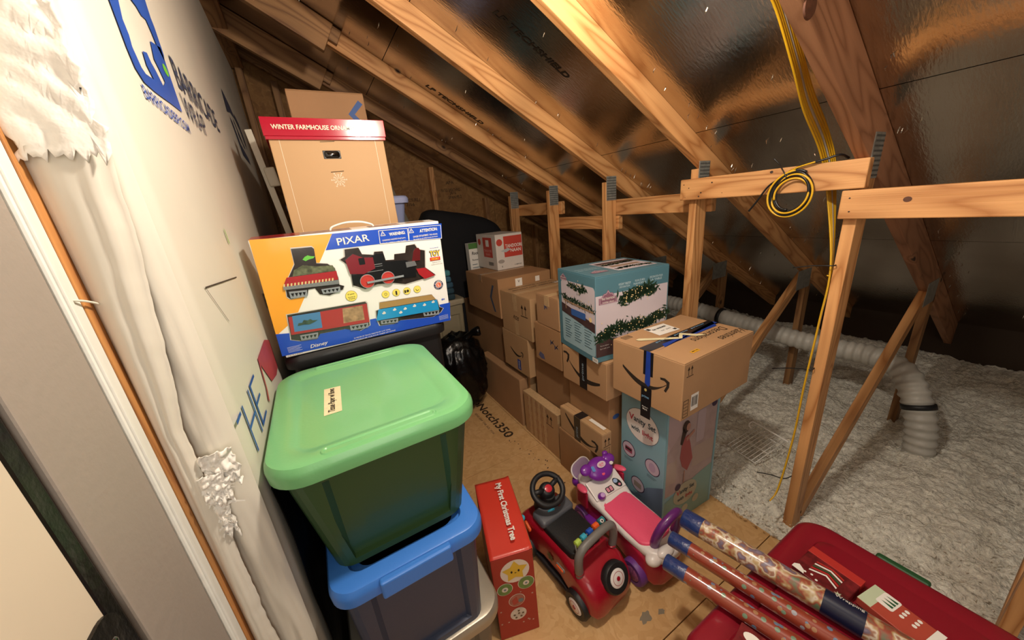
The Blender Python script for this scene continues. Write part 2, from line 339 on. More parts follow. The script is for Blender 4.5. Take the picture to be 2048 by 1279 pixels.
# left wall, clad in white house wrap
wl = root('wall_left', kind='structure', label='white house-wrapped wall with printed blue and red marks')
def grid_wall():
    ny, nz = 90, 80; v = []; f = []
    for i in range(ny + 1):
        y = 0.768 + (3.55 - 0.768) * i / ny
        for j in range(nz + 1):
            z = -0.1 + 2.85 * j / nz
            d = 0.0012 * noise.noise(Vector((y * 2.2, z * 1.1, 3))) + 0.0005 * noise.noise(Vector((y * 14, z * 5, 1)))
            e = max(0, 1 - (y - 0.768) / 0.03); d -= 0.012 * e * e
            v.append((-0.2015 + d, y, z))
    for i in range(ny):
        for j in range(nz):
            a = i * (nz + 1) + j; f.append((a, a + 1, a + nz + 2, a + nz + 1)[::-1])
    return link('wrap_sheet', v, f, WRAP, wl, True)
grid_wall()
WF = frame((-0.1996, 0, 0), (0, 1, 0), (0, 0, 1))
bearL = [(0.955, 2.16), (0.952, 2.07), (0.955, 2.003), (0.956, 1.97), (0.957, 1.936), (0.964, 1.908), (0.991, 1.893), (1.048, 1.893), (1.147, 1.900), (1.245, 1.905), (1.245, 1.973), (1.246, 2.009), (1.244, 2.04), (1.161, 2.022), (1.139, 1.981), (1.154, 1.967), (1.169, 1.947), (1.138, 1.93), (1.117, 1.951), (1.1, 1.962), (1.092, 1.976), (1.061, 1.968), (1.055, 1.942), (1.074, 1.923), (1.023, 1.917), (1.008, 1.923), (0.995, 1.951), (1.002, 1.972), (0.997, 1.994), (1.015, 2.03), (1.02, 2.09), (1.00, 2.16)]
bearR = [(1.10, 2.16), (1.119, 2.076), (1.142, 2.075), (1.161, 2.067), (1.192, 2.073), (1.205, 2.054), (1.215, 2.03), (1.24, 2.01), (1.256, 2.03), (1.256, 2.063), (1.256, 2.085), (1.25, 2.10), (1.254, 2.14), (1.24, 2.16)]
decal('bear_emblem', [bearL, bearR], BLUEINK, WF, wl, 1)
text('BARRICADE', DARKINK, WF, wl, (1.575, 2.015), wd=0.52, h=0.075, bold=0.008, lvl=1)
text('WRAP', DARKINK, WF, wl, (1.41, 1.932), wd=0.24, h=0.06, bold=0.0, lvl=1)
text('BARRICADEBP.COM', BLUEINK, WF, wl, (1.115, 1.872), wd=0.30, h=0.024, bold=0.008, lvl=1)
decal('paint_mark', [EL(1.215, 1.985, 0.018, 0.012)], mat('green_mark', '6fbf3a', 0.5), WF, wl, 2)
decal('paint_mark', [[(1.27, 1.625), (1.275, 1.585), (1.285, 1.58), (1.277, 1.62)]], mat('green_mark', '6fbf3a', 0.5), WF, wl, 2)
decal('house_emblem', [[(2.32, 2.17), (2.36, 2.28), (2.52, 2.245), (2.60, 2.20), (2.46, 2.20)], [(2.36, 2.16), (2.42, 2.15), (2.50, 2.06), (2.72, 2.02), (2.74, 1.99), (2.47, 2.0)], [(2.60, 2.20), (2.72, 2.17), (2.80, 2.08), (2.82, 2.13), (2.74, 2.21), (2.62, 2.235)]] + line2([(2.5, 2.17), (2.62, 2.10)], .02) + line2([(2.55, 2.12), (2.68, 2.07)], .015), DARKINK, WF, wl, 1)
text('H', BLUEINK, WF, wl, (0.883, 1.212), wd=0.094, h=0.112, bold=-0.022, lvl=1); text('E', BLUEINK, WF, wl, (0.990, 1.212), wd=0.080, h=0.112, bold=-0.022, lvl=1); decal('letter_tip', [R(0.772, 1.260, 0.817, 1.268)], BLUEINK, WF, wl, 1)
decal('red_emblem', [[(1.136, 1.272), (1.323, 1.273), (1.411, 1.247), (1.411, 1.146), (1.336, 1.142), (1.224, 1.164), (1.147, 1.249), (1.125, 1.177), (1.10, 1.15), (1.09, 1.163), (1.115, 1.19)]], REDINK, WF, wl, 1)
decal('slit', line2([(0.894, 1.512), (1.224, 1.492)], 0.003) + line2([(0.894, 1.512), (0.979, 1.421)], 0.002), mat('dark_slit', '3a2c20', 0.9), WF, wl, 1)
text('BARRICADE WRAP', DARKINK, WF, wl, (2.05, 1.35), wd=0.9, h=0.06, lvl=1)
# stud core behind the wrap and the wall end
slab('stud_core', -0.31, 0.80, -0.212, 3.55, -0.1, 2.75, PINE_D, wl)
tp = beamy('trim_1', 0.6, 3.5, -0.215, -0.125, 2.735, 2.79, PINE_D, None); tag(tp, 'dark timber plate along the top of the white wall', kind='structure')
def sheet(name, P, nu, nv, m, parent, thick=0.0):
    v = [P(i / nu, j / nv) for i in range(nu + 1) for j in range(nv + 1)]
    f = [(i * (nv + 1) + j, i * (nv + 1) + j + 1, (i + 1) * (nv + 1) + j + 1, (i + 1) * (nv + 1) + j) for i in range(nu) for j in range(nv)]
    o = link(name, v, f, m, parent, True)
    if thick: s = o.modifiers.new('t', 'SOLIDIFY'); s.thickness = thick; s.offset = 0
    return o
we = root('wall_end', kind='structure', label='end of the wrapped wall beside the door, wrap folded round it and torn')
def endP(u, t):       # wrap folded round the wall end, from the corner (u=0) to its loose torn edge
    z = 0.0 + 2.6 * t
    q = noise.noise(Vector((u * 3, z * 2.0, 0))); q2 = noise.noise(Vector((u * 9, z * 8, 5)))
    x = -0.2045 - u * (0.092 + 0.006 * noise.noise(Vector((0, z * 6, 2))))
    y = 0.768 - 0.016 * math.sin(PI * min(1, u * 1.15)) * (1 + 0.6 * q) - 0.003 * q2
    if u == 0: y = 0.77
    return (x, y, z)
sheet('wrap_fold', endP, 26, 160, WRAP, we)
def flapP(u, t):      # the second, torn layer hanging over the first
    z = 1.75 * t
    w1 = 0.034 if z < 1.3 else 0.034 + 0.052 * ((z - 1.3) / 0.45) ** 0.8
    w1 += 0.0022 * noise.noise(Vector((z * 45, 0, 1))) + 0.004 * noise.noise(Vector((z * 9, 0, 4)))
    x = -0.2965 + w1 * u; y = 0.742 - 0.010 * math.sin(PI * u) - 0.005 * noise.noise(Vector((u * 5, z * 3, 7))) - 0.0015 * noise.noise(Vector((u * 20, z * 25, 3))) * u
    return (x, y, z)
sheet('wrap_flap', flapP, 14, 200, WRAP, we, 0.001)
def crumple(name, x0, x1, z0, z1, y, amp, fr, seed, nu=26, nv=30):
    """a torn, crumpled piece of wrap with ragged edges"""
    def P(u, t):
        x = x0 + (x1 - x0) * u; z = z0 + (z1 - z0) * t
        e = 0.16 * (x1 - x0); x += e * noise.noise(Vector((z * 60, seed, u * 2))) * abs(u - .5) * 2
        z += 0.012 * noise.noise(Vector((x * 160, seed, 0))) * (1 - t) * 2
        y_ = y - amp * abs(noise.noise(Vector((x * fr, z * fr, seed)))) * 2.2 - amp * .6 * abs(noise.noise(Vector((x * fr * 3, z * fr * 2, seed)))) - amp * math.sin(PI * min(1, max(0, u))) * .8
        return (x, y_, z)
    return sheet(name, P, nu, nv, WRAP_TORN, we, 0.0008)
crumple('torn_wrap', -0.298, -0.206, 1.725, 2.30, 0.732, 0.004, 22, 2.0, 24, 80)
crumple('torn_wrap', -0.262, -0.212, 1.165, 1.238, 0.748, 0.010, 60, 5.0); crumple('torn_wrap', -0.272, -0.232, 1.135, 1.20, 0.738, 0.008, 80, 7.0); crumple('torn_wrap', -0.272, -0.246, 1.06, 1.14, 0.742, 0.006, 90, 9.0)
mb = MB()
for i in range(46):
    z = random.uniform(1.09, 1.235); c = Vector((-0.262 + 0.15 * (z - 1.09) + random.uniform(-.012, .012), 0.741, z))
    d = Vector((random.uniform(.2, 1), random.uniform(-.8, .1), random.uniform(-.5, .5))).normalized() * random.uniform(.01, .028); s = Vector((0, .3, 1)).normalized() * random.uniform(.0012, .004)
    mb.add([c - s, c + s, c + d + s * .4, c + d - s * .6], [(0, 1, 2, 3)])
fr = mb.build('torn_fibres', WRAP_TORN, we); fr['kind'] = 'stuff'
RAWWOOD = wood('raw_stud', 'c98d4e', '9b6130')
o = boxo('stud', (-0.05, 0, -0.0475, 2.7, 0.054, 0), RAWWOOD, we, 0.002); o.location = (-0.345, 0.722, 0); o.rotation_euler = (0, -PI / 2, 0)
# door frame on the left: white jamb, taupe door edge, weather strip, hinge
d1 = root('door_1', kind='structure', label='white door jamb with a taupe door leaf, dark weather strip and black hinge')
PAINT = mat('white_jamb_paint', 'e6e6de', 0.4, var=0.04, vs=3, bump=0.15, bs=30); TAUPE = mat('taupe_door_paint', '9c9186', 0.6, var=0.03, vs=3, bump=0.1, bs=60)
CREAM = mat('cream_wall_paint', 'd9cbb4', 0.6, var=0.03, vs=4); BRONZE = mat('dark_bronze', '2c2723', 0.35, 0.6, var=0.3, vs=20, bump=0.3, bs=40)
slab('jamb', -0.36, 0.682, -0.298, 0.721, 0, 2.3, PAINT, d1, 0.004)
slab('jamb_bead', -0.30, 0.686, -0.2945, 0.697, 0, 2.3, PAINT, d1, 0.002)
slab('door_leaf', -0.36, 0.527, -0.301, 0.678, 0, 2.3, TAUPE, d1, 0.003)
slab('weather_strip', -0.36, 0.495, -0.306, 0.526, 0, 2.3, BRONZE, d1, 0.006)
slab('wall_board', -0.36, -0.3, -0.304, 0.494, 0, 2.3, CREAM, d1, 0.002)
hf = frame((-0.304, 0, 0), (0, 1, 0), (0, 0, 1))
hp = [(p[0] + 0.455, p[1] + 1.125) for p in rrect(0.10, 0.17, 0.03)]
n_ = len(hp); hv = [hf @ Vector((a, b, 0)) for a, b in hp] + [hf @ Vector((a, b, 0.004)) for a, b in hp]
hinge = link('hinge', hv, [tuple(range(n_, 2 * n_))] + [(i, (i + 1) % n_, (i + 1) % n_ + n_, i + n_) for i in range(n_)], BRONZE, d1)
for a, b in ((0.478, 1.175), (0.483, 1.135), (0.478, 1.095)):
    lathe('screw', [(0.006, 0), (0.006, 0.001), (0.004, 0.003), (0.0015, 0.0035)], mat('screw_steel', '8d8984', 0.25, 1.0), hinge, 14, hf @ Matrix.Translation((a, b, 0.004)))
wc = tube('cord', smoothpath([(-0.299, 0.69, 1.545), (-0.291, 0.718, 1.536), (-0.289, 0.744, 1.524), (-0.289, 0.750, 1.510), (-0.290, 0.742, 1.494)], 6), 0.0016, mat('white_cord', 'e9e4d4', 0.5), None, 8)
wc.location = (0, 0, 0); tag(wc, 'short white cord end hanging on the bare stud at the left edge', 'cord')

# roof deck: foil faced panels, underside z = 2.783 - 0.56 x
ce = root('ceiling', kind='structure', label='foil-faced roof deck sloping down to the right')
TH = math.atan(0.56); cs = math.cos(TH)
def roof_panel(x0, x1, y0, y1):
    g = 0.0015; v = []
    for x in (x0 + g, x1 - g):
        for y in (y0 + g, y1 - g): v.append((x, y, 2.783 - 0.56 * x))
    v += [(a + 0.56 * 0.012 * cs, b, c + 0.012 * cs) for a, b, c in v]
    link('foil_panel', v, [(0, 2, 3, 1), (4, 5, 7, 6), (0, 1, 5, 4), (2, 6, 7, 3), (0, 4, 6, 2), (1, 3, 7, 5)], FOIL, ce)
for x0, x1 in ((-0.6, 0.585), (0.585, 1.65), (1.65, 2.715), (2.715, 4.45)):
    for y0, y1 in ((-1.2, 1.12), (1.12, 3.555)): roof_panel(x0, x1, y0, y1)
for x0, x1 in ((-0.6, 4.45),):   # the outer skin that closes the joints
    link('roof_skin', [(x0, -1.2, 2.80 - .56 * x0), (x1, -1.2, 2.80 - .56 * x1), (x1, 3.56, 2.80 - .56 * x1), (x0, 3.56, 2.80 - .56 * x0)], [(0, 1, 2, 3)], mat('dark_felt', '15110d', 0.9), ce)
RF = frame((0, 0, 2.783), (cs, 0, -math.sin(TH)), (0, -1, 0))     # s down the slope, t towards the camera
FOILINK = mat('foil_print', '1c1712', 0.6)
text('LP TECHSHIELD', FOILINK, RF, ce, (0.975 / cs, -2.262), wd=0.40, h=0.036, rot=0.0, bold=0.03, shear=0.2)
text('LP TECHSHIELD', FOILINK, RF, ce, (0.985 / cs, -1.405), wd=0.40, h=0.032, rot=0.02, bold=0.03, shear=0.2)
mb = MB()
for i in range(230):
    x = random.uniform(0.2, 3.9); y = random.choice([random.uniform(-0.1, 3.4), random.choice([0.51, 1.12, 1.73, 2.34, 2.95]) - random.uniform(0.03, 0.09)])
    p = Vector((x, y, 2.783 - 0.56 * x)); d = Vector((-0.49 + random.uniform(-.5, .5), random.uniform(-.5, .5), -0.87)).normalized() * random.uniform(.008, .016)
    v, f = tube_vf([p, p + d], [0.0022, 0.0008], 5); mb.add(v, f)
nl = mb.build('roofing_nails', mat('nail_steel', 'd8d2c8', 0.22, 1.0), ce); nl['kind'] = 'stuff'

# trusses
ro = []
def zr(x): return 1.735 - 0.56 * (x - 1.69)
def truss(y, label, mr, mp_, left=True, dz=0.0):
    t = root('roof_truss', (0, 0, 0), label=label, cat='roof truss', group='roof trusses')
    x0 = -0.35
    beamo('rafter', (x0, zr(x0) - dz), (4.35, zr(4.35) - dz), 0.089 + dz * .85, 0.038, y, mr, t)
    beamo('post', (1.69 + 0.089, 0.0), (1.69 + 0.089, zr(1.75) + 0.005 - dz), 0.089, 0.038, y, mp_, t)
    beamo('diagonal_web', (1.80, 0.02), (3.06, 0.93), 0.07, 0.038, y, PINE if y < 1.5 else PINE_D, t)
    beamo('short_web', (3.16, -0.15), (3.16, 0.90), 0.075, 0.038, y, PINE_D, t)
    p = boxo('gang_plate', (1.693, y - 0.0215, zr(1.735) - 0.115, 1.776, y - 0.0192, zr(1.735) + 0.03), GALV, t)
    tb = MB()
    for r in range(9):
        for c in range(8): tb.box(1.697 + c * 0.0098, y - 0.0235, zr(1.735) - 0.108 + r * 0.0155, 1.7035 + c * 0.0098, y - 0.0213, zr(1.735) - 0.102 + r * 0.0155)
    tt = tb.build('teeth', mat('plate_slots', '62625e', 0.5, 0.4), p); tt['kind'] = 'stuff'
    boxo('gang_plate', (2.93, y - 0.021, 0.86, 3.13, y - 0.0192, 1.0), GALV, t)
    if left:
        beamo('sister_board', (x0, zr(x0) - 0.062), (0.29, zr(0.29) - 0.062), 0.14, 0.038, y - 0.04, PINE_D, t)
        beamo('scab', (0.292, zr(0.292) + 0.015), (0.36, zr(0.36) + 0.015), 0.07, 0.03, y - 0.034, PINE_D, t)
    return t
truss(-0.10, 'roof truss nearest the doorway, right of the wide rail', PINE, PINE, False)
truss(0.51, 'reddish roof truss with the yellow cables tied to its post, big knot in its rafter', PINE_R, PINE, False, 0.075)
truss(1.12, 'roof truss whose post stands behind the box with blue tape', PINE, PINE, False)
truss(1.73, 'roof truss whose post stands behind the blue garland box, clear gang plate', PINE, PINE, False)
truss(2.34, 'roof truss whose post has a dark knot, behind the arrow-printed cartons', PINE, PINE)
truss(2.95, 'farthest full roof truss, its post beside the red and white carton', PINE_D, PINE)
KN = mat('knot', '5a3420', 0.6, var=0.3, vs=60)
# lateral rails
def rail(y0, y1, x0, z0, z1, label, slope=0.0):
    o = beamy('brace_rail', y0, y1, x0, x0 + 0.038, z0, z1, PINE, None, 0.004); tag(o, label, 'rail', 'short rails nailed between the truss posts'); o.rotation_euler = (0, -slope, PI / 2)
    return o
rail(0.478, 1.165, 1.651, 1.566, 1.662, 'wide pine rail with screw holes and the coiled cable hung on it')
rail(-0.45, 0.535, 1.651, 1.466, 1.562, 'pine rail running out at the right edge, dark knot in it')
rail(1.075, 1.765, 1.780, 1.500, 1.598, 'pine rail behind the posts, next left of the rail with the coiled cable')
rail(1.69, 2.36, 1.780, 1.408, 1.497, 'lowest pine rail, between the knotty post and the clear-plated post')
rail(2.29, 2.98, 1.780, 1.522, 1.620, 'farthest pine rail, just above the red and white carton')
HOLE = mat('screw_hole', '3a2a22', 0.6)

eb = boxo('trim_light_block', (4.12, -1.2, -0.2, 4.16, 3.56, 0.50), mat('eave_light_block', '3a2c20', 0.9), None, 0.002); tag(eb, 'added dark board blocking light at the eave behind the insulation', kind='structure')  # added to keep background light out of the eave gap
# blown insulation beyond the deck
def insul():
    nx, ny = 330, 480; v = []; f = []
    for i in range(nx + 1):
        x = 1.602 + (4.115 - 1.602) * i / nx
        for j in range(ny + 1):
            y = -1.1 + 4.55 * j / ny
            h = -0.02 + 0.05 * min(1, max(0, (x - 1.6) / 0.2)) + 0.22 * max(0, (x - 3.15) / 1.1) ** 1.4
            h += 0.045 * noise.noise(Vector((x * 2.3, y * 2.3, 0))) * min(1, (x - 1.55) * 4)
            h += 0.028 * noise.noise(Vector((x * 9, y * 9, 4))) + 0.012 * noise.noise(Vector((x * 40, y * 40, 9))) + 0.012 * noise.noise(Vector((x * 62, y * 62, 2)))
            v.append((x, y, h))
    for i in range(nx):
        for j in range(ny):
            a = i * (ny + 1) + j; f.append((a, a + ny + 1, a + ny + 2, a + 1))
    return v, f
IN = mat('blown_insulation', 'ede7da', 0.95, var=0.22, vs=48, bump=1.0, bs=120)
iv, if_ = insul(); ins = link('blown_insulation', iv, if_, IN, None, True); tag(ins, 'loose white blown insulation beside the deck', 'insulation', kind='stuff')
mb = MB()
for i in range(9000):
    y = random.uniform(-0.2, 2.4); x = (1.61 if y > .8 else 1.555 + .045 * abs(noise.noise(Vector((y * 9, 0, 0))))) + random.random() ** 1.5 * 2.0; s = random.uniform(.004, .011)
    bm_v = [(x + random.uniform(-s, s), y + random.uniform(-s, s), 0.035 + 0.03 * noise.noise(Vector((x * 2.3, y * 2.3, 0))) + random.uniform(-.6 * s, s)) for _ in range(4)]
    mb.add(bm_v, [(0, 1, 2), (0, 2, 3), (0, 3, 1), (1, 3, 2)])
tf = mb.build('insulation_tufts', mat('insulation_tuft', 'dcd7ca', 0.95), ins); tf['kind'] = 'stuff'


# ------------------------------------------------------------------ totes
def plastic(name, c, rough=0.38, coat=0.15): return mat(name, c, rough, var=0.04, vs=3, bump=0.04, bs=140, coat=coat)
def ring(W, D, r, z, notch=0.0, nw=0.12, ox=0, oy=0):
    """rounded rectangle outline with panels set back in the middle of each side"""
    out = []
    hw, hd = W / 2, D / 2
    def side(p0, p1, nrm, L):
        a = nw; pts = []
        for t in (-a - 0.008, -a + 0.004, a - 0.004, a + 0.008):
            t = max(-L / 2 + 1e-3, min(L / 2 - 1e-3, t)); k = (t + L / 2) / L
            d = notch if abs(t) < a else 0
            pts.append((p0[0] + (p1[0] - p0[0]) * k - nrm[0] * d, p0[1] + (p1[1] - p0[1]) * k - nrm[1] * d))
        return pts
    cor = rrect(W, D, r, 5); n = 6
    c1, c2, c3, c4 = cor[:n], cor[n:2 * n], cor[2 * n:3 * n], cor[3 * n:]
    out += c1 + side(c1[-1], c2[0], (0, 1), abs(c1[-1][0] - c2[0][0])) + c2 + side(c2[-1], c3[0], (-1, 0), abs(c2[-1][1] - c3[0][1]))
    out += c3 + side(c3[-1], c4[0], (0, -1), abs(c4[0][0] - c3[-1][0])) + c4 + side(c4[-1], c1[0], (1, 0), abs(c1[0][1] - c4[-1][1]))
    return [(x + ox, y + oy, z) for x, y in out]
def tote(label, group, loc, W, D, H, mlid, mbody, taper=0.84, rz=0, lr=0.07, style='recess', lidh=0.045, cat='storage bin', bodyless=False):
    t = root('storage_tote', loc, rz, label, cat, group)
    bw, bd = W - 0.04, D - 0.04; hb = H - 0.02; rings = []
    for k in (0, .03, .06, .07, .2, .35, .5, .65, .8, .85, .86, 1.0):
        s = taper + (1 - taper) * k; nt = 0.014 if .065 < k < .855 else 0.0
        rings.append(ring(bw * s, bd * (s + 0.04 * (1 - k)), lr * 0.6, hb * k, nt, 0.28 * W))
    auto_smooth(loft('tub', rings, mbody, t), 14)
    L = [(1.0, H - lidh), (1.006, H - lidh * .5), (0.998, H - .012), (0.975, H - 0.002), (0.95, H)]
    rg = []
    for s, z in L: rg.append([(p[0] * s, p[1] * (1 - (1 - s) * W / D), z) for p in rrect(W, D, lr, 8)])
    if style == 'recess':
        for ins, z in ((0.055, H), (0.063, H - 0.006), (0.075, H - 0.007)): rg.append([(p[0], p[1], z) for p in rrect(W - 2 * ins, D - 2 * ins, lr * 0.5, 8)])
    elif style == 'raised':
        for ins, z in ((0.05, H), (0.07, H - 0.004), (0.076, H + .003), (0.09, H + 0.004)): rg.append([(p[0], p[1], z) for p in rrect(W - 2 * ins, D - 2 * ins, lr * 0.6, 8)])
    elif style == 'channel':      # flat rim with a well for the next bin's foot
        for ins, z in ((0.048, H), (0.054, H - 0.018), (0.07, H - 0.02)): rg.append([(p[0], p[1], z) for p in rrect(W - 2 * ins, D - 2 * ins, lr * 0.6, 8)])
    auto_smooth(loft('lid', rg, mlid, t, True, False, True), 38)
    return t
GREEN_L = plastic('green_lid', '74b87a', 0.34, 0.25); GREEN_B = plastic('green_tub', '2f4f2b', 0.42)
BLUE_L = plastic('blue_lid', '3f7fd8', 0.36); NAVY = plastic('navy_tub', '37415a', 0.45); SILVER = mat('silver_lid', 'b0a898', 0.38, 0.55, bump=0.04, bs=200); SMOKE = plastic('grey_tub', '6d675e', 0.5)
RED_L = plastic('dark_red_lid', '8a1426', 0.33, 0.2); RED_B = plastic('dark_red_tub', '7c0f1e', 0.42)
g = 'totes stacked against the white wall'
sb_ = tote('silver-lidded tote at the bottom of the stack by the white wall', g, (0.050, 1.005, 0), 0.446, 0.55, 0.405, SILVER, SMOKE, style='channel')
bb = tote('blue-lidded navy tote in the middle of the stack', g, (0.048, 0.965, 0.405), 0.40, 0.51, 0.388, BLUE_L, NAVY, taper=.9, style='channel', lr=0.06)
boxo('lid_latch', (-0.09, -0.272, 0.336, 0.09, -0.250, 0.388), BLUE_L, bb, 0.006, 3)
gb = tote('green tote with taped handwritten label, topmost of the stack', g, (0.045, 1.008, 0.793), 0.475, 0.575, 0.359, GREEN_L, GREEN_B, taper=.80, style='recess', lr=0.085)
TG = frame((0, 0, 0.352), (1, 0, 0), (0, 1, 0))
for sy in (-1, 1):
    y = sy * 0.256; rg = []
    for ins, z in ((0, 0.3575), (0.004, 0.3615), (0.008, 0.3615), (0.012, 0.3585)):
        rg.append([(p[0], p[1] + y, z) for p in rrect(0.26 - 2 * ins, 0.034 - 2 * ins, 0.02 - ins, 6)])
    auto_smooth(loft('grip_moulding', rg, GREEN_L, gb), 30)
lab = link('tape_label', [TG @ Vector((a, b, 0.0008)) for a, b in [(-0.115, -0.085), (-0.072, -0.085), (-0.064, 0.075), (-0.108, 0.082)]], [(0, 1, 2, 3)], MASKING, gb)
text('Tissue Paper w/ Bows', INK, TG, lab, (-0.090, -0.002), wd=0.145, h=0.022, rot=PI / 2 - 0.05, bold=0.012, shear=0.25, lvl=3)
rb = tote('large dark red tote with gifts on its lid, lower right', 'totes on the deck at the right', (0.995, 0.10, 0), 0.76, 0.535, 0.425, RED_L, RED_B, taper=.84, style='raised', lr=0.075)
boxo('latch', (0.368, -0.045, 0.385, 0.392, 0.075, 0.428), mat('dark_green_latch', '24502e', 0.4), rb, 0.008, 3)

# ------------------------------------------------------------------ cartons
def carton(label, x, y, z, wd, dp, h, rz=0, cm=0, seam='x', tape=TAPE, group='cardboard cartons stacked along the posts', name='cardboard_box', flaps=True, bodymat=None, cat='box', gap=0.002, bev=0.003, tapew=0.05, tapedrop=0.06):
    t = root(name, (x, y, z), rz, label, cat, group); m = bodymat or CARD[cm % 6]
    boxo('carton_body', (0, 0, 0, wd, dp, h - 0.004), m, t, bev)
    if flaps:
        if seam == 'x':
            boxo('flap', (0.001, 0.001, h - 0.004, wd - 0.001, dp / 2 - gap / 2, h), m, t, 0.001, 1); boxo('flap', (0.001, dp / 2 + gap / 2, h - 0.004, wd - 0.001, dp - 0.001, h), m, t, 0.001, 1)
        else:
            boxo('flap', (0.001, 0.001, h - 0.004, wd / 2 - gap / 2, dp - 0.001, h), m, t, 0.001, 1); boxo('flap', (wd / 2 + gap / 2, 0.001, h - 0.004, wd - 0.001, dp - 0.001, h), m, t, 0.001, 1)
    else: boxo('top_panel', (0.001, 0.001, h - 0.004, wd - 0.001, dp - 0.001, h), m, t, 0.001, 1)
    if tape:
        e = 0.0012
        if seam == 'x':
            c = dp / 2; b = MB(); b.box(-e, c - tapew / 2, h, wd + e, c + tapew / 2, h + e); b.box(-e, c - tapew / 2, h - tapedrop, 0.0, c + tapew / 2, h + e)
        else:
            c = wd / 2; b = MB(); b.box(c - tapew / 2, -e, h, c + tapew / 2, dp + e, h + e); b.box(c - tapew / 2, -e, h - tapedrop, c + tapew / 2, 0.0, h + e)
        b.build('packing_tape', tape, t)
    t['w'] = wd; t['d'] = dp; t['h'] = h
    return t
def fr_(t, k): return {'L': faceL, 'F': faceF, 'T': faceT}[k](t['w'], t['d'], t['h'])
def smile(t, F, s0, t0, s1, t1, m=INK):
    """curved arrow from (s0,t0) to (s1,t1), sagging in the middle"""
    k = 16; L = math.hypot(s1 - s0, t1 - t0); top = []; bot = []
    for i in range(k + 1):
        u = i / k; x = s0 + (s1 - s0) * u; y = t0 + (t1 - t0) * u - 0.20 * L * 4 * u * (1 - u) * (0.8 + .4 * u); th = L * 0.044 * math.sin(PI * min(1, 0.12 + u * 0.95)) + L * 0.008
        top.append((x, y + th)); bot.append((x, y - th))
    ar = [(s1 - L * .13, t1 + L * 0.10), (s1 - L * .03, t1 + L * .115), (s1 + L * .065, t1 + L * 0.075), (s1 + L * .06, t1 - L * .02), (s1 - L * 0.0, t1 - L * .14), (s1 - L * 0.04, t1 - L * 0.12), (s1 + L * .005, t1 - L * .02), (s1 + L * .005, t1 + L * 0.035), (s1 - L * .04, t1 + L * .065), (s1 - L * 0.12, t1 + L * 0.06)]
    decal('printed_arrow', [top + bot[::-1], ar], m, F, t)
def uparrows(t, F, s, b, sz=0.03, m=INKB):
    P = []
    for k in (0, 1):
        x = s + k * sz * 0.55; P += [R(x - sz * .04, b, x + sz * .04, b + sz * .8), [(x - sz * .2, b + sz * .6), (x + sz * .2, b + sz * .6), (x, b + sz)]]
    P.append(R(s - sz * .3, b - sz * .15, s + sz * .85, b - sz * .07)); decal('up_arrows', P, m, F, t)
def barcode(t, F, s, b, wd, h, paper=WHITE, ink=INK):
    if paper: decal('label', [R(s, b, s + wd, b + h)], paper, F, t, 1)
    rnd = random.Random(int(s * 1e4) + 3); P = []; x = s + wd * .1
    while x < s + wd * .88:
        q = rnd.uniform(.006, .03) * wd; P.append(R(x, b + h * .25, x + q, b + h * .85)); x += q + rnd.uniform(.01, .035) * wd
    decal('barcode', P, ink, F, t, 2)
# row against the posts, far to near
C_ = carton('tall plain carton farthest along the wall, under the blue-chevroned one', 1.175, 2.27, 0, 0.42, 0.83, 0.81, 0, 3, tape=None)
B_ = carton('wide carton with a blue chevron, right under the red and white carton', 1.12, 2.23, 0.812, 0.475, 0.60, 0.304, 0, 1, 'x')
decal('blue_chevron', [[(0.50, 0.25), (0.53, 0.25), (0.475, 0.15), (0.53, 0.04), (0.50, 0.04), (0.445, 0.15)]], mat('chevron_blue', '46536b', 0.6), fr_(B_, 'L'), B_)
decal('label', [R(0.15, 0.20, 0.21, 0.285)], WHITE, fr_(B_, 'F'), B_); text('V', INK, fr_(B_, 'F'), B_, (0.18, 0.262), h=0.02); text('116', INK, fr_(B_, 'F'), B_, (0.18, 0.218), h=0.012)
decal('label', [R(0.33, 0.235, 0.37, 0.275)], WHITE, fr_(B_, 'F'), B_)
G_ = carton('long low flat carton on the deck beside the black bag', 1.10, 2.00, 0, 0.068, 0.66, 0.395, 0, 4, tape=None, flaps=False)
F2 = carton('carton mostly hidden, between the long flat one and the posts', 1.175, 1.97, 0, 0.42, 0.285, 0.443, 0, 2, tape=None)
F_ = carton('small carton with curved arrow print and a blue sticker', 1.13, 1.89, 0.445, 0.465, 0.36, 0.294, 0, 2, tape=None)
smile(F_, fr_(F_, 'L'), 0.11, 0.17, 0.28, 0.155); decal('sticker', [R(0.20, 0.02, 0.245, 0.10)], mat('sticker_blue', '2c49a0', 0.5), fr_(F_, 'L'), F_); text('prime', WHITE, fr_(F_, 'L'), F_, (0.223, 0.06), wd=0.06, rot=PI / 2)
E_ = carton('light carton printed with twin up arrows, taped down its left side', 1.13, 1.82, 0.741, 0.465, 0.405, 0.299, 0, 5 - 5 + 2, 'x', TAPE_W)
uparrows(E_, fr_(E_, 'L'), 0.30, 0.17, 0.075); decal('side_tape', [R(0.185, 0.0, 0.235, 0.11), R(0.185, 0.18, 0.235, 0.299)], TAPE_W, fr_(E_, 'L'), E_)
text('ROS', INKB, fr_(E_, 'L'), E_, (0.21, 0.13), wd=0.08, shear=.4, rot=-.1)
text('DO NOT CUT  OPEN HERE', INKB, fr_(E_, 'T'), E_, (0.24, 0.29), wd=0.40, h=0.02, shear=0.3); text('BEFORE OPENING  CHECK ALL', INKB, fr_(E_, 'T'), E_, (0.24, 0.35), wd=0.40, h=0.018, shear=0.3); decal('label', [R(0.40, 0.26, 0.47, 0.30)], WHITE, fr_(E_, 'T'), E_)
J_ = carton('tall carton behind the tape-striped one, standing on the deck', 1.17, 1.495, 0, 0.42, 0.375, 0.662, 0, 3, tape=None)
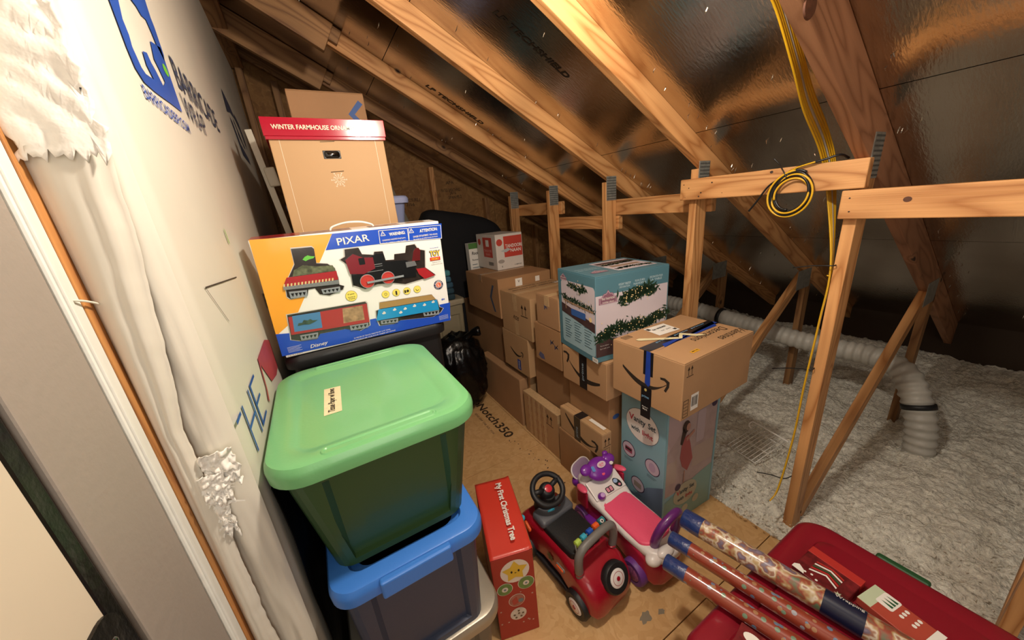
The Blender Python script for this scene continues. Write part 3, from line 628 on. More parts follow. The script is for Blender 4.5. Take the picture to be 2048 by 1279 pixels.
I_ = carton('carton with purple smears, second from the top left of the blue box', 1.11, 1.485, 0.664, 0.48, 0.27, 0.250, 0, 1, tape=None)
H_ = carton('small carton topmost left of the blue garland box', 1.105, 1.485, 0.916, 0.48, 0.235, 0.188, -2, 4, 'x', TAPE_W, gap=0.006)
SM_BL = mat('blue_smear', '5d5f80', 0.6, var=0.3, vs=60)
for t_, c_ in ((H_, (0.10, 0.12)), (I_, (0.18, 0.16)), (I_, (0.22, 0.14))):
    decal('marker_scribble', line2([(c_[0] + 0.02 * math.cos(k * 2.1), c_[1] + 0.02 * math.sin(k * 3.3)) for k in range(8)], 0.004), SM_BL, fr_(t_, 'L'), t_)
decal('blue_tape_spot', [[(0.03, 0.03), (0.05, 0.06), (0.09, 0.05), (0.10, 0.02), (0.06, 0.015)]], SM_BL, fr_(I_, 'L'), I_)
K_ = carton('narrow carton on the deck covered with strips of shiny tape', 1.10, 1.545, 0, 0.062, 0.41, 0.33, 0, 2, 'y', tape=TAPE_W, tapew=0.0621)
uparrows(K_, fr_(K_, 'L'), 0.30, 0.22, 0.07)
for s in (0.06, 0.12, 0.18, 0.245): decal('tape_strip', [R(s, 0.0, s + 0.035, 0.328)], TAPE_W, fr_(K_, 'L'), K_, 1)
for s in (0.058, 0.097, 0.155, 0.178, 0.216, 0.243, 0.282): decal('tape_lettering', [R(s, 0.03 * (i % 2) + .036 * i, s + 0.005, 0.036 * i + 0.024) for i in range(1, 9)], mat('tape_red', '9a5a48', 0.6), fr_(K_, 'L'), K_, 2)
L_ = carton('low carton on the deck behind the ride-on toys', 1.078, 1.225, 0, 0.072, 0.28, 0.284, 0, 3, 'y', tape=TAPE, tapew=0.03)
decal('label', [R(0.20, 0.05, 0.225, 0.12)], WHITE, fr_(L_, 'L'), L_)
N_ = carton('carton with a blue tape spot behind the arrow-printed slim one', 1.152, 1.15, 0, 0.130, 0.325, 0.643, 0, 1, tape=None)
decal('blue_tape_spot', [EL(0.05, 0.5, 0.025, 0.015, 12)], mat('spot_blue', '3f5f9c', 0.5), fr_(N_, 'F'), N_)
M_ = carton('slim carton with curved arrow print and a white strip label on top', 1.085, 1.13, 0.286, 0.064, 0.36, 0.156, 0, 2, 'y', tape=None)
smile(M_, fr_(M_, 'L'), 0.05, 0.13, 0.31, 0.05); decal('black_tape', [R(0.13, 0.0, 0.185, 0.156)], TAPE_BLACK, fr_(M_, 'L'), M_, 2); decal('black_tape', [R(0.0, 0.175, 0.064, 0.23)], TAPE_BLACK, fr_(M_, 'T'), M_, 2); decal('label', [R(0.036, 0.03, 0.058, 0.145)], WHITE, fr_(M_, 'T'), M_)
text('prime', mat('prime_grey', '8fa3b0', 0.5), fr_(M_, 'L'), M_, (0.158, 0.06), wd=0.07, rot=PI / 2, lvl=4); uparrows(M_, fr_(M_, 'F'), 0.02, 0.08, 0.045); decal('label_box', line2([(0.015, 0.02), (0.05, 0.02), (0.05, 0.06), (0.015, 0.06), (0.015, 0.02)], 0.002), INKB, fr_(M_, 'F'), M_)
O_ = carton('carton with curved arrow print and black tape, under the blue garland box', 1.10, 1.115, 0.645, 0.30, 0.345, 0.206, 0, 0, 'x', tape=None)
smile(O_, fr_(O_, 'L'), 0.30, 0.075, 0.045, 0.145); decal('black_tape', [R(0.145, 0.0, 0.205, 0.203)], TAPE_BLACK, fr_(O_, 'L'), O_, 3); text('prime', mat('prime_grey', '8fa3b0', 0.5), fr_(O_, 'L'), O_, (0.175, 0.10), wd=0.10, h=0.022, rot=PI / 2, lvl=5)

# red and white bread carton
SCARD = mat('white_printed_card', 'ddd5cc', 0.5, var=0.06, vs=5); REDP = mat('carton_red', 'c8483a', 0.5, var=0.08, vs=8)
nb = carton('white and red bread carton with torn top, farthest stack', 1.30, 2.555, 1.118, 0.255, 0.37, 0.29, 0, 0, 'x', tape=None, bodymat=SCARD, name='bread_carton', group='cardboard cartons stacked along the posts')
FLb, FFb = fr_(nb, 'L'), fr_(nb, 'F')
decal('red_panel', [R(0.13, 0.10, 0.30, 0.265)], REDP, FLb, nb); decal('red_panel', [[(0.075, 0.10), (0.250, 0.10), (0.250, 0.27), (0.075, 0.27)]], REDP, FFb, nb)
PALE = mat('pale_red', 'e2a79c', 0.5)
text('TANDOORI', PALE, FLb, nb, (0.215, 0.155), wd=0.14, h=0.022); text('NAAN', PALE, FLb, nb, (0.215, 0.125), wd=0.08, h=0.022)
text('TANDOORI', WHITE, FFb, nb, (0.168, 0.190), wd=0.16, h=0.028, bold=.02); text('NAAN', WHITE, FFb, nb, (0.185, 0.152), wd=0.10, h=0.028, bold=.02)
decal('round_logo', [EL(0.035, 0.225, 0.028)], REDP, FFb, nb); decal('round_logo', [EL(0.06, 0.225, 0.028)], REDP, FLb, nb); decal('label', [R(0.185, 0.19, 0.245, 0.245)], WHITE, FLb, nb, 2)
barcode(nb, FLb, 0.20, 0.02, 0.12, 0.05, None); text('6', INK, FFb, nb, (0.045, 0.028), h=0.016); decal('bread_print', [EL(0.04, 0.07, 0.03, 0.016)], mat('print_grey', 'a59c94', 0.6), FFb, nb)
decal('torn_tape', [[(0.04, 0.155), (0.11, 0.175), (0.14, 0.16), (0.09, 0.14)]], mat('torn_tape_grey', 'b9c0c0', 0.5), FFb, nb, 4); text('8  KEEP DRY', INK, FFb, nb, (0.20, 0.028), wd=0.07)
boxo('raised_flap', (0.02, 0.19, 0, 0.24, 0.192, 0.14), CARD[1], nb, 0.0, 1, Matrix.Translation((0, 0, 0.285)) @ Matrix.Rotation(math.radians(-4), 4, 'X') @ Matrix.Translation((0, 0, 0)) @ Matrix.Diagonal((1, 1, 0.12, 1)))

# blue garland box
TEAL = mat('teal_card', '54808f', 0.42, var=0.04, vs=4, coat=0.1); TEAL_D = mat('teal_card_dark', '2f6579', 0.45)
PHOTO = mat('pale_photo', 'cfc4cc', 0.45, var=0.05, vs=3); GARL = mat('garland_green', '24402a', 0.6, var=0.4, vs=60); SHELF = mat('photo_shelf', '4a3636', 0.5, var=0.2, vs=20)
sx = carton('blue decoration box with garland pictures, on top of two cartons', 1.065, 1.148, 0.853, 0.438, 0.338, 0.426, -7.5, 0, 'x', tape=None, bodymat=TEAL, name='garland_box')
FLs, FFs, FTs = fr_(sx, 'L'), fr_(sx, 'F'), fr_(sx, 'T')
def garland(t, F, pts, n, sp, name='garland_print', sz=0.012):
    rnd = random.Random(n); P = []
    for k in range(n):
        u = rnd.random() * (len(pts) - 1); i = int(u); f_ = u - i
        x = pts[i][0] * (1 - f_) + pts[i + 1][0] * f_ + rnd.gauss(0, sp); y = pts[i][1] * (1 - f_) + pts[i + 1][1] * f_ + rnd.gauss(0, sp * .7); a = rnd.random() * 6.28; l = sz * rnd.uniform(.6, 1.3)
        d = (math.cos(a) * l, math.sin(a) * l); q = (-d[1] * .28, d[0] * .28)
        P.append([(x - d[0], y - d[1]), (x + q[0], y + q[1]), (x + d[0], y + d[1]), (x - q[0], y - q[1])])
    decal(name, P, GARL, F, t, 3)
    L_ = [EL(pts[0][0] + (pts[-1][0] - pts[0][0]) * rnd.random(), pts[0][1] + (pts[-1][1] - pts[0][1]) * rnd.random() + rnd.gauss(0, sp), 0.0028, None, 8) for _ in range(n // 14)]
    decal('light_dots', L_, mat('warm_dots', 'f2d79a', 0.5), F, t, 4)
decal('photo_panel', [R(0.0, 0.03, 0.43, 0.335)], PHOTO, FFs, sx)
decal('shelf_print', [[(0.0, 0.03), (0.43, 0.03), (0.43, 0.06), (0.06, 0.12), (0.0, 0.10)]], SHELF, FFs, sx, 2)
garland(sx, FFs, [(0.02, 0.13), (0.14, 0.16), (0.28, 0.15), (0.42, 0.18)], 700, 0.020, sz=.016); garland(sx, FFs, [(0.15, 0.30), (0.24, 0.315), (0.33, 0.325)], 520, 0.018, sz=.016)
def crest(t, F, cx, cy, a):
    CR = mat('crest_rose', '8a5f72', 0.5); pts = [(-1, -.45), (-1, .15), (-.7, .2), (-.5, .5), (-.2, .55), (0, .85), (.2, .55), (.5, .5), (.7, .2), (1, .15), (1, -.45)]
    decal('crest', [[(cx + p[0] * a, cy + p[1] * a) for p in pts]], CR, F, t, 2); decal('crest_line', line2([(cx + p[0] * a * .88, cy + p[1] * a * .86) for p in pts + pts[:1]], 0.003), mat('crest_pale', 'c7a9b8', 0.5), F, t, 3)
    text('FINE TRADITIONS', WHITE, F, t, (cx, cy + a * .05), wd=a * 1.4, h=a * .2, lvl=5); text('holiday decor', WHITE, F, t, (cx, cy - a * .28), wd=a * 1.3, h=a * .16, lvl=5, shear=.3)
crest(sx, FFs, 0.07, 0.315, 0.052)
PALEB = mat('pale_blue_ink', 'bcd4dc', 0.5)
text('HOLIDAY TABLETOP', PALEB, FFs, sx, (0.165, 0.372), wd=0.07, h=0.011, bold=.02); text('DECORATION', PALEB, FFs, sx, (0.165, 0.358), wd=0.06, h=0.009); text('FIGURA DE MESA', PALEB, FFs, sx, (0.255, 0.375), wd=0.06, h=0.010); text('NAVIDENA', PALEB, FFs, sx, (0.255, 0.361), wd=0.075, h=0.010); text('DECORATION POUR', PALEB, FFs, sx, (0.355, 0.378), wd=0.08, h=0.010); text('LA TABLE', PALEB, FFs, sx, (0.355, 0.364), wd=0.07, h=0.010)
text('Festive lighted', WHITE, FFs, sx, (0.05, 0.085), wd=0.05, h=0.008); text('figure with stand', WHITE, FFs, sx, (0.05, 0.07), wd=0.055, h=0.008)
decal('photo_panel', [RR(0.035, 0.03, 0.335, 0.375, 0.018)], mat('pale_blue_panel', '9fc0cc', 0.45), FLs, sx); decal('photo_panel', [[(0.035, 0.20), (0.335, 0.16), (0.335, 0.36), (0.32, 0.375), (0.05, 0.375), (0.035, 0.36)]], PHOTO, FLs, sx, 2)
decal('shelf_print', [[(0.035, 0.20), (0.335, 0.155), (0.335, 0.20), (0.035, 0.25)]], SHELF, FLs, sx, 3)
decal('mantel_print', line2([(0.06, 0.27), (0.14, 0.262), (0.32, 0.255)], 0.01) + line2([(0.075, 0.265), (0.08, 0.225)], 0.008), mat('mantel', '9b7f66', 0.5), FLs, sx, 4)
garland(sx, FLs, [(0.05, 0.285), (0.18, 0.275), (0.32, 0.262)], 200, 0.012); garland(sx, FLs, [(0.11, 0.36), (0.20, 0.34), (0.25, 0.355)], 150, 0.013)
decal('lantern_glow', [EL(0.30, 0.215, 0.012)], mat('warm_dots', 'f2d79a', 0.5), FLs, sx, 5); decal('box_print', [RR(0.13, 0.20, 0.26, 0.235, 0.006)], mat('print_blue', '3a63a8', 0.5), FLs, sx, 5)
for c in range(3):
    for r_ in range(8): decal('small_print', [R(0.065 + c * 0.09, 0.065 + r_ * 0.014, 0.065 + c * 0.09 + 0.045 + 0.01 * ((r_ * 7 + c) % 3), 0.0685 + r_ * 0.014)], mat('slate_ink', '4e6a78', 0.6), FLs, sx, 3)
crest(sx, FLs, 0.06, 0.385, 0.03)
decal('photo_panel', [R(0.17, 0.05, 0.41, 0.30)], PHOTO, FTs, sx); garland(sx, FTs, [(0.20, 0.09), (0.29, 0.10), (0.40, 0.08)], 160, 0.012); garland(sx, FTs, [(0.19, 0.2), (0.29, 0.21), (0.40, 0.22)], 220, 0.014); decal('shelf_print', [R(0.18, 0.23, 0.41, 0.27)], SHELF, FTs, sx, 2); decal('mantel_print', [R(0.2, 0.135, 0.38, 0.165)], mat('mantel', '9b7f66', 0.5), FTs, sx, 2)
crest(sx, FTs, 0.085, 0.09, 0.045); text('HOLIDAY TABLETOP DECORATION', PALEB, FTs, sx, (0.085, 0.17), wd=0.13, h=0.012); text('FIGURA DE MESA NAVIDENA', PALEB, FTs, sx, (0.085, 0.20), wd=0.13, h=0.012)
decal('label', [R(0.31, 0.005, 0.355, 0.028)], WHITE, FLs, sx, 2); barcode(sx, FLs, 0.312, 0.006, 0.04, 0.02)

# vanity box and the taped carton on it
VB = mat('vanity_blue', '86b4c0', 0.4, var=0.03, vs=3, coat=0.1); VT = mat('vanity_teal', '7fa39b', 0.42, var=0.04, vs=3)
vx = carton('tall pale blue box of a childs vanity set, standing beside the pink toy', 1.188, 0.835, 0, 0.378, 0.275, 0.738, -2.4, 0, 'x', tape=None, bodymat=VB, name='vanity_box', group=None)
FLv, FFv = fr_(vx, 'L'), fr_(vx, 'F')
decal('title_oval', [EL(0.137, 0.54, 0.103, 0.093)], mat('oval_grey', '6c757c', 0.5), FLv, vx, 1); decal('title_oval', [EL(0.137, 0.54, 0.100, 0.090)], WHITE, FLv, vx, 2)
VINK = mat('vanity_ink', '2f4650', 0.5); VR = mat('vanity_red', 'c13a48', 0.5)
def vanity_title(F, c, k, lv):
    text('anity', VINK, F, vx, (c[0] - 0.022 * k, c[1] + 0.022 * k), wd=0.085 * k, h=0.046 * k, bold=.02, lvl=lv); text('V', VR, F, vx, (c[0] - 0.083 * k, c[1] + 0.028 * k), h=0.042 * k, bold=.02, lvl=lv)
    text('Set', VINK, F, vx, (c[0] + 0.064 * k, c[1] + 0.030 * k), wd=0.052 * k, h=0.036 * k, bold=.02, lvl=lv)
    text('with', VINK, F, vx, (c[0] - 0.052 * k, c[1] - 0.036 * k), wd=0.066 * k, h=0.030 * k, bold=.02, lvl=lv); text('light', VR, F, vx, (c[0] + 0.037 * k, c[1] - 0.040 * k), wd=0.075 * k, h=0.042 * k, bold=.02, lvl=lv)
vanity_title(FLv, (0.142, 0.54), 0.86, 4)
for (a, b, c3) in ((0.056, 0.355, '9c4a66'), (0.208, 0.345, 'b7a3bd'), (0.122, 0.175, '9a8f86')):
    decal('picture_ring', [EL(a, b, 0.045)], mat('ring_plum', '3c2a4a', 0.5), FLv, vx, 1); decal('picture_disc', [EL(a, b, 0.0405)], mat('disc_pale', 'c9bccb', 0.5), FLv, vx, 2)
    decal('picture', [EL(a, b, 0.020, 0.026) if a > 0.15 else RR(a - .024, b - .018, a + .024, b + .014, .004)], mat('disc_' + c3, c3, 0.5), FLv, vx, 3)
    for k in range(3): decal('small_print', [R(a - 0.03, b - 0.058 - k * 0.006, a + 0.03 - k * .008, b - 0.056 - k * 0.006)], mat('slate_ink', '4e6a78', 0.6), FLv, vx, 1)
decal('table_drawer', [R(0.034, 0.350, 0.076, 0.362)], INK, FLv, vx, 4); decal('lilac_band', [[(0, 0), (0.275, 0), (0.275, 0.27), (0.18, 0.20), (0.1, 0.10), (0, 0.09)]], mat('vanity_lilac', '7389a4', 0.42), FLv, vx, 0)  # lilac band across the foot of the left face
decal('room_photo', [R(0.014, 0.20, 0.362, 0.72)], mat('vanity_photo', 'b09a98', 0.45, var=0.12, vs=14), FFv, vx, 1)
decal('photo_wall', [[(0.014, 0.70), (0.014, 0.46), (0.10, 0.54), (0.11, 0.70)]], mat('photo_rose', 'b8a0a2', 0.5), FFv, vx, 2); decal('photo_bed', [R(0.20, 0.30, 0.362, 0.42)], mat('photo_cream', 'b5a196', 0.5), FFv, vx, 2); decal('photo_bed', [R(0.014, 0.27, 0.085, 0.40)], mat('photo_cream', 'b5a196', 0.5), FFv, vx, 2)
decal('teal_base', [[(0, 0), (0.378, 0), (0.378, 0.26), (0.25, 0.235), (0.0, 0.165)]], VT, FFv, vx, 2); decal('teal_edge', [R(0, 0, 0.013, 0.737)], VB, FFv, vx, 3); decal('teal_edge', [R(0.364, 0, 0.378, 0.737)], VB, FFv, vx, 3)
PD = mat('photo_dress', 'a5504f', 0.5); PH = mat('photo_hair', '3a2620', 0.6); PS = mat('photo_skin', 'b08170', 0.5)
decal('photo_person', [[(0.115, 0.50), (0.155, 0.515), (0.175, 0.455), (0.20, 0.36), (0.165, 0.30), (0.125, 0.34), (0.105, 0.40)]], PD, FFv, vx, 3); decal('photo_person', [EL(0.135, 0.565, 0.026, 0.034), [(0.115, 0.57), (0.10, 0.48), (0.115, 0.47), (0.14, 0.53)]], PH, FFv, vx, 4)
decal('photo_person', [EL(0.150, 0.56, 0.014, 0.020), [(0.14, 0.50), (0.195, 0.53), (0.20, 0.515), (0.145, 0.48)], [(0.14, 0.31), (0.148, 0.31), (0.148, 0.235), (0.14, 0.235)]], PS, FFv, vx, 5)
decal('photo_mirror', [RR(0.215, 0.44, 0.275, 0.62, .015)], mat('photo_pale', 'b9a6ab', 0.5), FFv, vx, 3); decal('title_disc', [EL(0.165, 0.165, 0.088, 0.068)], mat('title_cream', 'b0ac96', 0.5), FFv, vx, 4); vanity_title(FFv, (0.168, 0.165), 0.70, 6)
decal('age_badge', [EL(0.105, 0.225, 0.020)], mat('ring_plum', '3c2a4a', 0.5), FFv, vx, 5); decal('age_badge', [EL(0.335, 0.625, 0.020)], mat('ring_plum', '3c2a4a', 0.5), FFv, vx, 5)
for a, b in ((0.17, 0.060), (0.25, 0.085)): decal('picture_disc', [EL(a, b, 0.024)], mat('title_cream', 'a8a48e', 0.5), FFv, vx, 4)
px_ = carton('large brown carton with blue and black tape, on top of the vanity box', 1.112, 0.722, 0.7385, 0.503, 0.356, 0.254, 1.2, 0, 'x', tape=None, name='cardboard_box', group=None, gap=0.004)
KX, KY, KZ = .503 / .60, .356 / .445, .254 / .292
FLp, FFp, FTp = fr_(px_, 'L') @ Matrix.Diagonal((KY, KZ, 1, 1)), fr_(px_, 'F') @ Matrix.Diagonal((KX, KZ, 1, 1)), fr_(px_, 'T') @ Matrix.Diagonal((KX, KY, 1, 1))
smile(px_, FLp, 0.075, 0.165, 0.355, 0.155); decal('black_tape', [R(0.215, 0.165, 0.275, 0.292), R(0.208, -0.0, 0.272, 0.095)], TAPE_BLACK, FLp, px_, 2)
decal('blue_tape', [[(0.228, 0.12), (0.25, 0.105), (0.262, 0.12), (0.258, 0.293), (0.232, 0.293)]], TAPE_BLUE, FLp, px_, 3)
tg_ = boxo('hanging_tape', (-0.003, 0.175 * KY, -0.075 * KZ, -0.0015, 0.238 * KY, 0.10 * KZ), TAPE_BLACK, px_)
HL = frame((-0.003, 0.356, 0), (0, -1, 0), (0, 0, 1)) @ Matrix.Diagonal((KY, KZ, 1, 1)); text('prime', mat('prime_blue', '7fb2d6', 0.5), HL, tg_, (0.237, 0.045), wd=0.045, lvl=2); decal('ring_mark', [EL(0.237, 0.085, 0.008)], mat('ring_gold', 'c8b56a', 0.5), HL, tg_, 2); text("Member's", WHITE, HL, tg_, (0.237, -0.012), wd=0.038, lvl=2); text('Mark', WHITE, HL, tg_, (0.237, -0.025), wd=0.03, lvl=2)
decal('black_tape', [R(-0.001, 0.195, 0.601, 0.262)], TAPE_BLACK, FTp, px_, 2); decal('blue_tape', [[(0.0, 0.175), (0.10, 0.182), (0.12, 0.215), (0.60, 0.205), (0.60, 0.235), (0.55, 0.178), (0.2, 0.186)]], TAPE_BLUE, FTp, px_, 3)
text('prime  prime  prime', mat('prime_blue', '7fb2d6', 0.5), FTp, px_, (0.32, 0.245), wd=0.42, h=0.014, lvl=5)
decal('label', [[(0.21, 0.30), (0.37, 0.285), (0.385, 0.41), (0.225, 0.425)]], WHITE, FTp, px_, 3); text('CN  WN8 M38', INK, FTp, px_, (0.30, 0.375), wd=0.11, h=0.016, lvl=6, bold=.03); text('TX   5221', INK, FTp, px_, (0.31, 0.335), wd=0.08, h=0.009, lvl=6); decal('label_block', [R(0.225, 0.385, 0.245, 0.41), R(0.345, 0.30, 0.365, 0.318)], INK, FTp, px_, 5)
decal('masking_tape', [[(0.07, 0.345), (0.07, 0.325), (0.235, 0.20), (0.255, 0.215), (0.095, 0.345)], [(0.235, 0.20), (0.255, 0.19), (0.32, 0.235), (0.31, 0.248)]], MASKING, FTp, px_, 5); bq = decal('torn_tape', [[(0.29, 0.235), (0.31, 0.245), (0.37, 0.16), (0.385, 0.14), (0.36, 0.145), (0.33, 0.16)]], MASKING, FTp, px_, 6)
text('Valentines', INK, FTp, px_, (0.49, 0.055), wd=0.21, h=0.052, rot=PI, shear=0.2, bold=-.005, lvl=2); text('Decorations', INK, FTp, px_, (0.41, 0.135), wd=0.28, h=0.052, rot=PI, shear=0.2, bold=-.005, lvl=2)
decal('price_sticker', [R(0.13, 0.045, 0.19, 0.066)], mat('sticker_yellow', 'e3a92a', 0.5), FTp, px_, 2); text('MAIL IN', INK, FTp, px_, (0.16, 0.056), wd=0.045, h=0.009, lvl=4); decal('battery_mark', line2([(0.04, 0.39), (0.095, 0.39), (0.095, 0.425), (0.04, 0.425), (0.04, 0.39)], 0.003) + [R(0.05 + k * .009, 0.397, 0.053 + k * .009, 0.418) for k in range(5)], INKB, FTp, px_, 2)
uparrows(px_, FFp, 0.035, 0.225, 0.045); barcode(px_, FFp, 0.07, 0.03, 0.06, 0.085); decal('warning_mark', line2([(0.012, 0.015), (0.05, 0.015), (0.05, 0.10), (0.012, 0.10), (0.012, 0.015)], 0.003) + [R(0.016, 0.03 + k * .017, 0.046, 0.0325 + k * .017) for k in range(4)], INKB, FFp, px_)

# red christmas tree toy box
RB = mat('bright_red_card', 'cf3b2b', 0.42, var=0.04, vs=4, coat=0.1); RBD = mat('deep_red_card', 'a82f28', 0.45, var=0.05, vs=5)
kt = root('toy_tree_box', (0.292, 0.868, 0), -16, 'tall narrow bright red box with a yellow star, beside the totes', 'box')
KW, KD, KH = 0.158, 0.375, 0.43; kt['w'] = KW; kt['d'] = KD; kt['h'] = KH
boxo('carton_body', (0, 0, 0, KW, KD, KH - 0.006), RBD, kt, 0.003)
sheet('lid_flap', lambda u, v: (KW * u, 0.0 + KD * v, KH - 0.004 + 0.014 * math.sin(PI * v) ** 1.5 * (1 - 0.5 * u) + 0.004 * (u > .9)), 10, 24, RB, kt, 0.002)
o = sheet('side_gap', lambda u, v: (KW + 0.001 + 0.002 * math.sin(PI * v), KD * v, KH - 0.03 + 0.027 * u), 4, 16, EDGE, kt, 0.001)
KT = faceT(KW, KD, KH + 0.0135); text('My First Christmas Tree', WHITE, frame((0, KD, KH + 0.0145), (0, -1, 0), (1, 0, 0)), kt, (0.19, 0.098), wd=0.29, h=0.034, bold=.03)
KF = faceF(KW, KD, KH)
def star(cx, cy, r, k=5, inner=.5, rot=PI / 2): return [(cx + (r if i % 2 == 0 else r * inner) * math.cos(rot + i * PI / k), cy + (r if i % 2 == 0 else r * inner) * math.sin(rot + i * PI / k)) for i in range(2 * k)]
decal('badge', [EL(0.085, 0.345, 0.055)], mat('badge_pale', 'e6d9cc', 0.5), KF, kt, 1); decal('star_print', [star(0.085, 0.345, 0.050, 5, .58)], mat('star_yellow', 'e3b93c', 0.5), KF, kt, 2)
decal('star_face', [EL(0.072, 0.345, 0.004, 0.006, 10), EL(0.099, 0.345, 0.004, 0.006, 10), EL(0.086, 0.338, 0.004, 0.002, 8)], INK, KF, kt, 3)
for cx, cy, r, c in ((0.04, 0.268, 0.028, '6b8a4a'), (0.122, 0.272, 0.030, '6b8a4a'), (0.08, 0.195, 0.030, 'a9685a'), (0.08, 0.12, 0.030, 'd9cfc2')):
    decal('badge', [EL(cx, cy, r + .002)], mat('badge_pale', 'e6d9cc', 0.5), KF, kt, 1); decal('badge_print', [EL(cx, cy, r)], mat('badge_' + c, c, 0.5, var=.2, vs=40), KF, kt, 2)
for cx, cy in ((0.04, 0.268), (0.122, 0.272)): decal('badge_print', [EL(cx, cy, 0.012)], mat('badge_pale', 'e6d9cc', 0.5), KF, kt, 3); decal('badge_print', [EL(cx, cy, 0.005)], mat('badge_grey', '7d8793', 0.5), KF, kt, 4)
decal('badge_print', [[(0.06, 0.20), (0.08, 0.215), (0.085, 0.18), (0.065, 0.175)]], mat('print_red2', 'b5443a', 0.5), KF, kt, 3); decal('badge_print', [EL(0.095, 0.19, 0.010)], mat('print_gray2', '6f7f86', 0.5), KF, kt, 3)
decal('block_print', [R(0.06 + dx, 0.115 + dy, 0.068 + dx, 0.123 + dy) for dx, dy in ((0, 0), (.018, .004), (.034, 0), (.006, -.016), (.026, -.014), (.018, .018))], mat('block_brown', '6d5a44', 0.6), KF, kt, 3)
rnd = random.Random(5); decal('stars', [star(rnd.uniform(.01, .15), rnd.uniform(.03, .30), 0.005) for _ in range(16)], mat('badge_pale', 'e6d9cc', 0.5), KF, kt, 0)
SKATE = mat('side_red', '9c2d28', 0.5)

